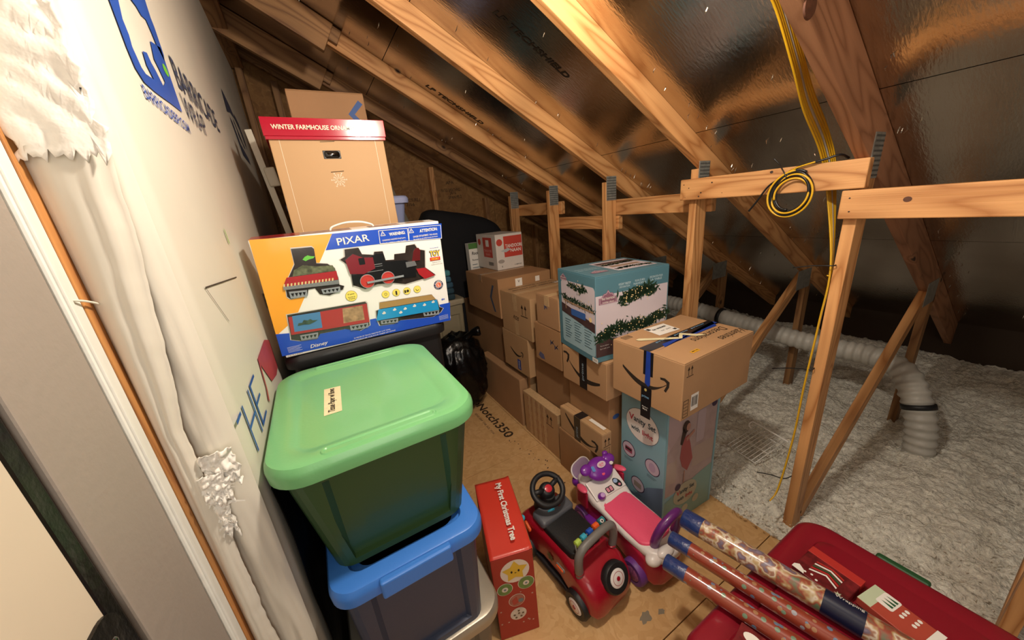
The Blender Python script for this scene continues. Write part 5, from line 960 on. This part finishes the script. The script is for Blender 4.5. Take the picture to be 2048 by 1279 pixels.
def wheel(name, c, ax, R_, wd_, mt, mh, parent, dot=None, mring=None):
    M = axisM(Vector(c), ax)
    o = lathe(name, [(R_ * .5, -wd_ / 2), (R_ * .9, -wd_ / 2), (R_, -wd_ * .3), (R_, wd_ * .3), (R_ * .9, wd_ / 2), (R_ * .62, wd_ / 2), (R_ * .60, wd_ * .4), (R_ * .3, wd_ * .38)], mt, parent, 30, M)
    h = lathe('hubcap', [(R_ * .58, 0), (R_ * .58, .004), (R_ * .5, .007), (.001, .008)], mh, o, 26, M @ Matrix.Translation((0, 0, wd_ * .38)))
    if dot: lathe('hub_dot', [(R_ * .14, 0), (R_ * .13, .002), (.001, .0025)], dot, o, 14, M @ Matrix.Translation((0, 0, wd_ * .38 + .008)))
    if mring: torus('hub_line', M @ Matrix.Translation((0, 0, wd_ * .38 + .0065)), R_ * .40, .0012, mring, o, 26)
    return o
rc_scale = (1.10, 1.0, 1.0)
CRED = mat('car_red', '9c1226', 0.3, coat=.35, bump=.03, bs=120); CWH = mat('toy_white', 'e4ddda', .35, coat=.2); CBK = mat('toy_black', '1b1b1d', .5, bump=.08, bs=160); CGR = mat('toy_grey', '76726e', .42); CDG = mat('toy_dark_grey', '55575d', .4)
ORG = mat('toy_orange', 'e8602a', .35); CYN = mat('toy_cyan', '3fb0cf', .35); TBL = mat('toy_blue', '2155c0', .35); LIM = mat('toy_lime', 'b7d65a', .4)
rc = root('ride_on_car', (0.708, 0.955, 0.0), 5, 'dark red ride-on toy car with black seat and spare wheel on its back', 'toy car')
rc.scale = rc_scale
section_body('car_body', [(-.262, .070, .050, .100, .02), (-.255, .094, .040, .135, .035), (-.235, .104, .038, .168, .04), (-.19, .108, .040, .198, .035), (-.13, .106, .048, .214, .03), (-.05, .096, .060, .212, .03), (.06, .094, .060, .212, .03), (.14, .102, .050, .225, .03), (.20, .104, .045, .220, .035), (.245, .095, .045, .17, .035), (.262, .075, .06, .13, .03)], CRED, rc)
section_body('running_board', [(-.12, .108, .032, .056, .01), (.12, .106, .032, .056, .01)], CBK, rc)
# seat: dished pad
def seatP(u, v):
    x = -.078 + .156 * u; y = -.118 + .205 * v; z = .222 + .020 * (abs(v - .5) * 2) ** 2 + .012 * max(0, .22 - v) / .22 - .004 * math.sin(PI * v * 2)
    return (x, y, z)
st = slabr('seat', .158, .212, .028, .205, .228, CBK, rc, -.015)
for v_ in st.data.vertices:
    if v_.co.z > .21: v_.co.z += .018 * (abs(v_.co.y + .015) / .106) ** 2.2
boxo('seat_band', (-.079, -.045, .221, .079, -.010, .2245), CDG, rc, .002)
slabr('dashboard', .175, .09, .02, .215, .245, CDG, rc, .135, 0, .01, Matrix.Translation((0, .0, 0)) @ Matrix.Rotation(math.radians(8), 4, 'X'))
boxo('dash_strip', (-.045, .088, .224, .045, .098, .236), CRED, rc, .003)
HM = Matrix.Translation((-.005, .125, .355)) @ Matrix.Rotation(math.radians(32), 4, 'X')
sw = torus('steering_wheel', HM, .069, .0125, CBK, rc)
lathe('wheel_hub', [(.034, -.030), (.036, -.010), (.029, .004), (.023, .008)], CBK, sw, 24, HM); lathe('horn_button', [(.0175, .006), (.017, .011), (.012, .013), (.001, .014)], mat('toy_red', 'c8283a', .3, coat=.3), sw, 24, HM)
for a in (0.25, PI - .25):
    tube('spoke', [HM @ Vector((.02 * math.cos(a), .02 * math.sin(a), -.002)), HM @ Vector((.068 * math.cos(a), .068 * math.sin(a), 0))], .012, CBK, sw, 10)
lathe('steering_column', [(.050, 0), (.052, .01), (.040, .05), (.028, .10)], CBK, rc, 26, axisM((-.005, .155, .235), (0, -.35, 1)))
for s in (-1, 1): torus('speaker_ring', Matrix.Translation((-.002 + s * .034, .103, .245)) @ Matrix.Rotation(math.radians(25), 4, 'X'), .015, .004, CYN, rc, 20)
tube('blue_lever', [(-.03, .10, .257), (.0, .092, .262)], .006, CYN, rc, 10); lathe('small_knob', [(.008, 0), (.009, .006), (.006, .012), (.001, .013)], mat('knob_brown', '6b2a1c', .4), rc, 14, axisM((.028, .098, .255), (0, -.4, 1)))
lathe('mirror', [(.012, 0), (.014, .006), (.010, .014), (.001, .016)], CYN, rc, 18, axisM((-.118, .165, .235), (-.8, 0, .5)))
tube('back_handle', smoothpath([(-.086, -.160, .19), (-.092, -.163, .260), (-.084, -.163, .305), (-.050, -.163, .328), (.045, -.163, .336), (.084, -.163, .318), (.095, -.163, .262), (.090, -.160, .19)], 7), .0165, CGR, rc, 16)
for s in (-1, 1): torus('handle_collar', Matrix.Translation((s * .087, -.160, .210)), .015, .004, CRED, rc, 20)
bd_ = MB()
for k, (mm, L_) in enumerate(((LIM, .026), (CYN, .024), (TBL, .026), (ORG, .028), (mat('toy_teal', '2f7f86', .35), .030))):
    x = -.070 + k * .031; c = axisM((x, -.122, .300 + .004 * k), (1, 0, .06)); o = lathe('spinner_bead', [(.008, 0), (.0145, .003), (.0145, L_ - .002), (.010, L_)], mm, rc, 16, c)
    if k == 4:
        lathe('bead_eye', [(.008, 0), (.0075, .002), (.001, .0025)], CWH, o, 14, axisM((x + .012, -.130, .328), (0, -.4, .9))); lathe('bead_pupil', [(.004, 0), (.001, .001)], CBK, o, 10, axisM((x + .012, -.131, .3302), (0, -.4, .9)))
tube('spinner_rod', [(-.085, -.150, .290), (-.07, -.122, .300), (.075, -.122, .318), (.09, -.150, .31)], .004, CGR, rc, 8)
wheel('rear_wheel', (-.104, -.168, .060), (-1, 0, 0), .060, .040, CBK, CWH, rc, CRED, CRED); wheel('rear_wheel', (.104, -.168, .060), (1, 0, 0), .060, .040, CBK, CWH, rc, CRED)
wheel('front_wheel', (-.098, .165, .055), (-1, 0, 0), .055, .036, CBK, CWH, rc, CRED); wheel('front_wheel', (.098, .165, .055), (1, 0, 0), .055, .036, CBK, CWH, rc, CRED)
wheel('spare_wheel', (.020, -.238, .165), (0, -.86, .5), .058, .036, CBK, CWH, rc, CRED, CRED)
slabr('side_reflector', .052, .020, .009, 0, .006, CGR, rc, 0, 0, .002, axisM((-.1085, -.075, .165), (-1, 0, .05), (0, 1, .0))); slabr('reflector_lens', .042, .012, .006, .004, .009, ORG, rc, 0, 0, .002, axisM((-.1085, -.075, .165), (-1, 0, .05), (0, 1, .0)))
slabr('front_reflector', .052, .020, .010, 0, .010, ORG, rc, 0, 0, .003, axisM((-.104, .150, .190), (-1, 0, .2), (0, 1, .4)))
decal('side_sticker', [star(0, 0, .025, 7, .6)], mat('sticker_olive', '5f6338', .5, var=.4, vs=60), axisM((-.0972, .01, .13), (-1, 0, 0), (0, -1, 0)), rc, 1)

PKM = mat('toy_magenta', 'b0203f', .35, coat=.2); PKS = mat('seat_pink', 'f0587c', .42, bump=.12, bs=180); PKL = mat('toy_pink', 'ee5d7c', .35, coat=.15); PUR = mat('toy_purple', '7a2a9c', .32, coat=.25); PURW = mat('wheel_purple', '6e3a8c', .45)
pc = root('ride_on_car', (1.003, 0.905, 0.0), -1, 'pink, white and purple ride-on toy with a purple arch handle', 'toy car')
pc.scale = (1.24, 1.0, 1.0)
section_body('car_body', [(-.262, .045, .045, .14, .02), (-.245, .070, .04, .165, .03), (-.18, .082, .05, .185, .02), (-.05, .072, .06, .185, .02), (.06, .072, .06, .19, .02), (.16, .085, .05, .225, .03), (.24, .078, .05, .20, .03), (.27, .05, .06, .15, .03)], PKM, pc)
section_body('white_tray', [(-.275, .030, .175, .205, .012), (-.26, .056, .170, .216, .018), (-.225, .074, .170, .218, .02), (-.10, .082, .172, .208, .015), (.04, .080, .175, .210, .015), (.10, .088, .178, .232, .02), (.19, .084, .190, .268, .025), (.245, .064, .200, .262, .025), (.262, .04, .21, .24, .012)], CWH, pc)
st = slabr('seat', .142, .285, .045, .19, .214, PKS, pc, -.065)
for v_ in st.data.vertices:
    if v_.co.z > .2: v_.co.z += .014 * max(0, (-.10 - v_.co.y) / .1) ** 1.5 + .004 * (v_.co.y > .05)
boxo('dash_panel', (-.078, .0, 0, .078, .095, .010), CWH, pc, .004, 2, Matrix.Translation((0, .082, .222)) @ Matrix.Rotation(math.radians(28), 4, 'X'))
DP = Matrix.Translation((0, .082, .222)) @ Matrix.Rotation(math.radians(28), 4, 'X') @ Matrix.Translation((0, 0, .0102))
decal('gauge_panel', [RR(-.018, .006, .018, .034, .006)], CBK, DP, pc, 1); decal('gauge_print', [R(-.014, .010, -.002, .030), R(.002, .010, .014, .030)], mat('gauge_pink', 'd98aa0', .5), DP, pc, 2)
decal('gauge_panel', [EL(.048, .030, .015, .026, 20, .35)], CBK, DP, pc, 1); decal('gauge_print', [EL(.044, .040, .010)], mat('gauge_blue', '9db4d6', .4), DP, pc, 2); decal('gauge_print', [EL(.052, .018, .006)], mat('gauge_pink', 'd98aa0', .5), DP, pc, 2)
lathe('knob', [(.016, 0), (.018, .006), (.014, .016), (.010, .022), (.001, .023)], PUR, pc, 20, DP @ Matrix.Translation((-.050, .010, 0))); lathe('knob_cap', [(.0105, 0), (.009, .002), (.001, .003)], mat('knob_lilac', 'c9a0d8', .4), pc, 16, DP @ Matrix.Translation((-.050, .010, .022)))
# steering pod
def blob(name, c, r3, m, parent, M=None, sub=3):
    b = bmesh.new(); bmesh.ops.create_icosphere(b, subdivisions=sub, radius=1); X = Matrix.Translation(c) @ (M or Matrix.Identity(4)) @ Matrix.Diagonal((r3[0], r3[1], r3[2], 1))
    b.transform(X)
    for f in b.faces: f.smooth = True
    me = bpy.data.meshes.new(name); b.to_mesh(me); b.free(); me.materials.append(m); o = bpy.data.objects.new(name, me); COL.objects.link(o); o.parent = parent; return o
RM = Matrix.Rotation(math.radians(35), 4, 'X')
pod = blob('steering_pod', (0, .165, .315), (.062, .058, .030), PUR, pc, RM)
for s in (-1, 1): blob('pod_lobe', (s * .058, .180, .330), (.030, .028, .020), PUR, pod, RM)
PF = Matrix.Translation((0, .165, .315)) @ RM @ Matrix.Translation((0, 0, .0255))
blob('screen_bezel', (0, .172, .334), (.034, .026, .014), mat('toy_purple2', '8a3cab', .3, coat=.3), pod, RM); decal('screen', [EL(0, .002, .021, .015)], mat('screen_pale', 'd7c2cf', .35), PF @ Matrix.Translation((0, .008, .010)), pod, 2); decal('screen_print', [EL(-.006, .002, .006), EL(.006, .004, .005), R(-.008, -.008, .008, -.004)], mat('gauge_pink', 'd98aa0', .5), PF @ Matrix.Translation((0, .008, .010)), pod, 3)
decal('blue_slot', [RR(-.046, -.004, -.032, .022, .005)], mat('slot_blue', '5f8fd0', .4), PF, pod, 3)
lathe('pod_button', [(.008, 0), (.007, .004), (.001, .005)], PKL, pod, 16, PF @ Matrix.Translation((-.008, -.030, -.004))); lathe('pod_button', [(.009, 0), (.008, .005), (.001, .006)], CWH, pod, 16, PF @ Matrix.Translation((.048, -.004, .0)))
tube('column', [(0, .17, .24), (0, .17, .31)], .022, PUR, pc, 14); tube('antenna', [(.030, .180, .330), (.050, .195, .352)], [.011, .009], PUR, pc, 12); blob('antenna_ball', (.053, .198, .358), (.013, .013, .011), PUR, pc)
for s in (-1, 1):
    blob('wing_grip', (s * .100, .155, .265), (.016, .042, .013), PKL, pc, Matrix.Rotation(s * .15, 4, 'Z') @ Matrix.Rotation(-.25, 4, 'X')); boxo('wing_panel', (-.006, -.036, -.06, .006, .036, .03), PKM, pc, .006, 3, Matrix.Translation((s * .098, .155, .225)))
    blob('side_step', (s * .082, .10, .095), (.024, .07, .012), PUR, pc)
# clear windscreen with purple rim
wsM = Matrix.Translation((-.02, .285, .245)) @ Matrix.Rotation(math.radians(20), 4, 'Z') @ Matrix.Rotation(math.radians(55), 4, 'X')
slabr('windscreen', .12, .085, .04, 0, .004, mat('smoky_plastic', 'a78fb0', .2, coat=.4, alpha=.75), pc, 0, 0, .001, wsM); tube('windscreen_rim', [wsM @ Vector((p[0], p[1], .002)) for p in rrect(.12, .085, .04)], .0035, CWH, pc, 8, True)
blob('front_fender', (-.045, .262, .20), (.035, .03, .035), PUR, pc)
tube('arch_handle', smoothpath([(-.030, -.205, .20), (-.036, -.215, .255), (-.018, -.225, .315), (.030, -.228, .345), (.066, -.220, .325), (.076, -.212, .26), (.07, -.205, .20)], 7), .018, mat('handle_purple', '6b2a78', .33, coat=.2), pc, 16)
blob('rear_knob', (-.020, -.250, .212), (.036, .024, .020), CWH, pc); blob('rear_knob', (-.062, -.235, .190), (.03, .03, .024), CWH, pc)
for y, nme in ((-.165, 'rear_wheel'), (.175, 'front_wheel')):
    for s in (-1, 1): wheel(nme, (s * .078, y, .058), (s, 0, 0), .058, .042, PURW, mat('hub_mauve', '8a4a72', .5, var=.5, vs=120), pc)
decal('side_sticker', [[(-.03, -.012), (.035, -.006), (.03, .010), (-.03, .012)]], mat('sticker_dark', '4a1420', .5, var=.6, vs=100), axisM((-.0735, .02, .13), (-1, 0, 0), (0, -1, 0)), pc, 1)

# ------------------------------------------------------------------ wrapping paper rolls, gifts
def spots(name, base, cols, sc_, coat=.9):
    m = bpy.data.materials.new(name); m.use_nodes = True; N = m.node_tree.nodes; L = m.node_tree.links; b = N['Principled BSDF']
    tc = nd(N, 'ShaderNodeTexCoord'); v = nd(N, 'ShaderNodeTexVoronoi'); v.inputs['Scale'].default_value = sc_; L.new(tc.outputs['Object'], v.inputs[0])
    sp = nd(N, 'ShaderNodeSeparateColor'); L.new(v.outputs['Color'], sp.inputs[0]); r = nd(N, 'ShaderNodeValToRGB'); r.color_ramp.interpolation = 'CONSTANT'
    e = r.color_ramp.elements; e[0].color = lin(cols[0]); e[1].position = 1 / len(cols); e[1].color = lin(cols[1])
    for i, c in enumerate(cols[2:]): x = e.new((i + 2) / len(cols)); x.color = lin(c)
    L.new(sp.outputs[0], r.inputs[0]); g_ = mathn(N, L, 'LESS_THAN', v.outputs['Distance'], .30)
    mx = nd(N, 'ShaderNodeMix', data_type='RGBA'); L.new(g_, mx.inputs[0]); mx.inputs[6].default_value = lin(base); L.new(r.outputs[0], mx.inputs[7]); L.new(mx.outputs[2], b.inputs['Base Color'])
    b.inputs['Roughness'].default_value = .35; b.inputs['Coat Weight'].default_value = coat; b.inputs['Coat Roughness'].default_value = .12
    n2 = nd(N, 'ShaderNodeTexNoise'); mp = nd(N, 'ShaderNodeMapping'); mp.inputs['Scale'].default_value = (60, 60, 9); L.new(tc.outputs['Object'], mp.inputs[0]); L.new(mp.outputs[0], n2.inputs[0]); n2.inputs['Scale'].default_value = 1
    bp = nd(N, 'ShaderNodeBump'); bp.inputs['Strength'].default_value = .3; bp.inputs['Distance'].default_value = .002; L.new(n2.outputs[0], bp.inputs['Height']); L.new(bp.outputs[0], b.inputs['Coat Normal'])
    return m
RSP = spots('red_dotted_paper', '8f3a28', ['a77b58', '6f8a72', '9a9aa4', '6a7f9a'], 48); MUL = spots('winter_scene_paper', '7d6660', ['c9bda6', '9a4a34', '8a7f90', '5f7a58', 'c9b8a8', 'a98a58'], 26)
def patch_mat():
    m = bpy.data.materials.new('winter_patch_paper'); m.use_nodes = True; N = m.node_tree.nodes; L = m.node_tree.links; b = N['Principled BSDF']
    tc = nd(N, 'ShaderNodeTexCoord'); nz = nd(N, 'ShaderNodeTexNoise'); nz.inputs['Scale'].default_value = 26; nz.inputs['Detail'].default_value = 2; L.new(tc.outputs['Object'], nz.inputs[0])
    r = nd(N, 'ShaderNodeValToRGB'); e = r.color_ramp.elements; e[0].position = .32; e[0].color = lin('5f7458'); e[1].position = .70; e[1].color = lin('8d7f92')
    for p, c in ((.42, '9a4434'), (.48, 'b59a6c'), (.53, 'd6cab8'), (.57, '9c6a50'), (.63, '6f6478')): x = e.new(p); x.color = lin(c)
    L.new(nz.outputs[0], r.inputs[0]); L.new(r.outputs[0], b.inputs['Base Color']); b.inputs['Roughness'].default_value = .4; b.inputs['Coat Weight'].default_value = .9; b.inputs['Coat Roughness'].default_value = .12
    return m
MUL = patch_mat()
NAVYP = mat('navy_paper_end', '25386e', .3, coat=.9, bump=.4, bs=50)
def roll(label, a, b, r, m, band=False):
    a = Vector(a); b = Vector(b); L_ = (b - a).length; t = root('paper_roll', label=label, cat='wrapping paper', group='wrapping paper rolls'); t.matrix_world = axisM(a, b - a)
    lathe('paper', [(r * .55, .0), (r, .0), (r, L_), (r * .55, L_)], m, t, 28); lathe('end_wrap', [(r * .5, -.004), (r * .96, -.004), (r + .0008, -.001), (r + .0008, .062), (r * .99, .062)], NAVYP, t, 28)
    lathe('core', [(r * .30, -.002), (r * .34, -.0055), (r * .30, -.0052), (r * .28, -.0045)], mat('core_card', '8e6840', .8), t, 20)
    if band:
        o = lathe('paper_band', [(r * .99, L_ * band), (r + .0012, L_ * band), (r + .0012, L_ * band + .085), (r * .99, L_ * band + .085)], mat('navy_band', '141b36', .35, coat=.3), t, 28)
        BF = frame((0, 0, 0), (0, 0, 1), (0, 1, 0))
        for k, s_ in enumerate(('Wrapping', 'Paper', '40 sq ft')): text(s_, WHITE, frame((-(r + .0015) * math.cos(.5 * (k - 1)), (r + .0015) * math.sin(.5 * (k - 1)), 0), (0, 0, 1), (math.sin(.5 * (k - 1)), math.cos(.5 * (k - 1)), 0)), o, (L_ * band + .05, 0), wd=.06, lvl=1)
    return t
roll('lowest red dotted wrapping paper roll, nearest the bottom of the picture', (0.775, 0.516, 0.4555), (0.960, -0.197, 0.4555), .0245, RSP)
roll('middle red dotted wrapping paper roll with a navy end', (0.861, 0.560, 0.4555), (1.020, -0.165, 0.4555), .0245, RSP)
roll('thicker roll of winter scene paper with a dark label band', (0.962, 0.580, 0.465), (1.098, -0.16, 0.465), .034, MUL, .515)
GP = mat('candy_cane_paper', '6b1a20', .35, coat=.5, var=.5, vs=50); REDR = mat('red_card_band', 'b8322c', .45)
gbx = root('gift_box', (1.076, 0.165, 0.430), -4, 'flat red gift box printed with candy canes, on the red tote', 'gift box', 'gift boxes on the red tote')
boxo('box_body', (0, 0, 0, .125, .13, .026), GP, gbx, .002); boxo('band', (.096, -.001, -.0005, .1265, .131, .0275), REDR, gbx, .001)
GT = faceT(.125, .13, .026)
for k in range(5): decal('chevron_stripe', [[(.028 + k * .011, .03), (.034 + k * .011, .03), (.052 + k * .009, .062), (.046 + k * .009, .062)], [(.028 + k * .011, .098), (.034 + k * .011, .098), (.052 + k * .009, .062), (.046 + k * .009, .062)]], [WHITE, REDR, mat('pine_green', '2f5b3a', .4), WHITE, REDR][k], GT, gbx, 2)
for p in ((.012, .10), (.018, .085), (.010, .07)): decal('white_dot', [EL(p[0], p[1], .0035, None, 10)], WHITE, GT, gbx, 2)
decal('snow_cap', [[(0, .098), (.014, .104), (.024, .12), (.014, .13), (0, .13)]], WHITE, GT, gbx, 2); decal('bow_print', [star(.016, .02, .010, 6, .4)], mat('pale_green', 'c3cfb0', .5), GT, gbx, 2)
g2_ = root('gift_box', (1.102, 0.010, 0.434), -10, 'small pale green and red printed gift box beside the dark label bands', 'gift box', 'gift boxes on the red tote'); boxo('box_body', (0, 0, 0, .085, .145, .024), mat('gift_red2', 'b34a3a', .4, coat=.4), g2_, .002)
G2T = faceT(.085, .145, .024); decal('pale_panel', [R(0, .115, .085, .145)], mat('pale_green', 'c3cfb0', .5), G2T, g2_, 1); decal('pale_panel', [R(0, .0, .085, .018)], WHITE, G2T, g2_, 2); decal('tree_panel', [RR(.035, .085, .085, .122, .006)], WHITE, G2T, g2_, 2)
for k in range(3): decal('tree_print', [[(.045 + k * .012, .09), (.053 + k * .012, .09), (.049 + k * .012, .115)]], mat('pine_green', '2f5b3a', .4), G2T, g2_, 4); decal('white_dot', [EL(.045 + k * .013, .07, .005), EL(.045 + k * .013, .045, .005)], WHITE, G2T, g2_, 2)
g3 = root('gift_box', (0.728, 0.205, 0.434), 10, 'small dark red snow-dotted gift box below the lowest paper roll', 'gift box', 'gift boxes on the red tote'); boxo('box_body', (0, 0, 0, .085, .075, .024), GP, g3, .002); decal('snowman_print', [EL(.058, .04, .014, .022), EL(.03, .055, .006)], WHITE, faceT(.085, .075, .024), g3, 1); decal('bow_print', [star(.022, .03, .010, 6, .35)], WHITE, faceT(.085, .075, .024), g3, 1)

# ------------------------------------------------------------------ duct, cables, ties, wire rack
DUCT = mat('grey_duct_skin', 'b9b6ad', .45, var=.12, vs=9, bump=.1, bs=40)
pth = smoothpath([(2.95, 3.1, .50), (2.95, 2.5, .56), (2.95, 2.09, .575), (2.95, 1.81, .562), (2.95, 1.375, .526), (2.95, 1.03, .496), (2.95, .76, .500), (2.93, .60, .505), (2.88, .48, .47), (2.83, .41, .38), (2.80, .36, .27), (2.78, .33, .14), (2.77, .32, 0.0)], 26)
rad = []; acc = 0
for i, p in enumerate(pth):
    if i: acc += (p - pth[i - 1]).length
    rad.append(.064 + .0045 * math.sin(acc * 2 * PI / .046) + .003 * noise.noise(Vector((acc * 6, 0, 0))))
du = tube('flexible_duct', pth, rad, DUCT, None, 22); tag(du, 'ribbed grey flexible duct running over the insulation and bending down', 'duct')
for q in (.29, .80):
    i = int(q * len(pth)); tg = (pth[i + 1] - pth[i]).normalized()
    tube('duct_strap', [pth[i] - tg * .014, pth[i] + tg * .014], .072, CBK, du, 22)
YEL = mat('yellow_cable', 'd8a81f', .4); GRY = mat('white_cable', 'b9b3a6', .4)
cb = root('cable_bundle', label='bundle of yellow cables running down the rafter and the front post', cat='cable')
base = [(1.13, .60, 2.115), (1.222, .60, 2.062), (1.361, .60, 1.94), (1.50, .615, 1.85), (1.69, .625, 1.735), (1.75, .605, 1.60), (1.705, .540, 1.291), (1.686, .536, 1.071), (1.668, .538, .784), (1.668, .54, .532), (1.63, .545, .27), (1.60, .55, .22)]
for k in range(7):
    fan = [(k - 3) * s * 1.25 for s in (.006, .006, .007, .0085, .009, .009, .0028, .0022, .0026, .003, .0045, .012)]
    pts = [(b[0] + f * .7, b[1] + .0, b[2] + f * .9 * (1 if i < 6 else .2)) for i, (b, f) in enumerate(zip(base, fan))]
    if k > 3: pts = pts[:7] + [(1.699, .540 + .001 * k, 1.25)]
    tube('cable', smoothpath(pts, 6), .0032, GRY if k == 3 else YEL, cb, 8)
# the coil hung on the rail
co = root('cable_coil', label='coil of black and yellow cable tied up on the wide pine rail', cat='cable')
def coil(n, a, b, cy, cz, x, ph, m, nm, r=.0038, tilt=.35, dr=.05):
    pts = []
    for i in range(int(24 * n) + 1):
        q = ph + 2 * PI * i / 24; k = 1 - dr * (i / 24); u = a * k * math.cos(q); v = b * k * math.sin(q)
        pts.append((x - .003 * (i / 24) + .004 * math.sin(q * 1.5), cy - (u * math.cos(tilt) - v * math.sin(tilt)), cz + u * math.sin(tilt) + v * math.cos(tilt)))
    return tube('coil_loop', smoothpath(pts, 2), r, m, co, 8)
coil(3.2, .070, .085, .683, 1.562, 1.638, 1.7, BLACK, 'b', .0045, -.3, .06); coil(2.3, .078, .088, .680, 1.560, 1.630, 1.9, YEL, 'y', .0036, -.35, .16); coil(1.6, .060, .076, .678, 1.572, 1.634, 1.2, BLACK, 'c', .0045, -.2, .08)
tube('black_tail', smoothpath([(1.634, .71, 1.63), (1.634, .76, 1.60), (1.634, .80, 1.54), (1.634, .825, 1.505)], 6), .0038, BLACK, co, 8); tube('black_lead', smoothpath([(1.640, .70, 1.645), (1.636, .66, 1.660), (1.64, .60, 1.672), (1.655, .56, 1.682), (1.70, .55, 1.670)], 6), .004, BLACK, co, 8); tube('yellow_lead', smoothpath([(1.640, .71, 1.640), (1.635, .67, 1.657), (1.634, .62, 1.668)], 6), .003, YEL, co, 8)
tube('coil_tie', smoothpath([(1.625, .70, 1.625), (1.628, .715, 1.65), (1.64, .74, 1.68), (1.64, .76, 1.70)], 5), .0022, BLACK, co, 6); torus('tie_ring', axisM((1.636, .70, 1.633), (0, -.7, -.5)), .010, .0025, BLACK, co, 16)
for i, (a, b) in enumerate((((1.672, .523, 1.296), (1.66, .645, 1.278)), ((1.668, .527, .865), (1.66, .66, .822)), ((1.65, .541, .304), (1.655, .652, .256)))):
    o = tube('cable_tie', smoothpath([(1.70, .528, a[2]), a, ((a[0] + b[0]) / 2, (a[1] + b[1]) / 2, (a[2] + b[2]) / 2 + .004), b], 5), [.0022] * 16, BLACK, None, 6)
    tag(o, ('upper', 'middle', 'lowest')[i] + ' black cable tie on the front post, loose end sticking out', 'cable tie', 'cable ties on the front post')
# knots and screw holes on the near timbers
def dots(parent, F, P, m, nm='screw_hole'):
    for s, t_, r in P: decal(nm, [EL(s, t_, r, r * .85, 12)], m, F, parent, 1)
R0 = frame((1.6508, 1.165, 1.566), (0, -1, 0), (0, 0, 1)); holder = [o for o in bpy.data.objects if o.name.startswith('brace_rail')]
holder.sort(key=lambda o: o.name)
def child_world(o, p):
    o.parent = p; o.matrix_parent_inverse = p.matrix_basis.inverted(); return o
for s, t_, r in ((.02, .072, .003), (.03, .012, .002), (.047, .055, .003), (.11, .030, .004), (.10, .014, .004), (.16, .070, .004), (.21, .022, .002), (.40, .085, .006)):
    child_world(decal('screw_hole', [EL(s, t_, r, r * .85, 12)], HOLE, R0, None, 1), holder[0])
R1 = frame((1.6508, .535, 1.466), (0, -1, 0), (0, 0, 1))
for s, t_, r, m_ in ((.025, .07, .003, HOLE), (.03, .025, .003, HOLE), (.165, .058, .010, KN)):
    child_world(decal('knot' if m_ is KN else 'screw_hole', [EL(s, t_, r, r * .85, 12)], m_, R1, None, 1), holder[1])
# big oval knot on the reddish rafter
kk = lathe('knot', [(.026, 0), (.024, .0035), (.012, .005), (.001, .0055)], KN, None, 20, axisM((1.128, .4905, 1.992), (0, -1, 0)) @ Matrix.Diagonal((1.2, 1, 1, 1)))
child_world(kk, bpy.data.objects['roof_truss.001'])
# half-buried wire rack
wr = root('wire_rack', (2.09, .855, .075), label='white wire rack half sunk in the insulation', cat='rack', rot=(math.radians(4), math.radians(-6), math.radians(-6)))
WM = mat('white_wire', 'f2efe8', .35)
for i in range(9): tube('wire', [(-.14 + 0 * i, -.085 + i * .021, .02), (.14, -.085 + i * .021, .03)], .0026, WM, wr, 6)
for x in (-.14, -.02, .10): tube('wire', [(x, -.09, .022), (x, .09, .022)], .003, WM, wr, 6)
tube('rail', smoothpath([(.145, -.10, .035), (.145, .09, .04), (.135, .115, .04), (.11, .115, .03), (.10, .09, .02)], 5), .005, WM, wr, 8)
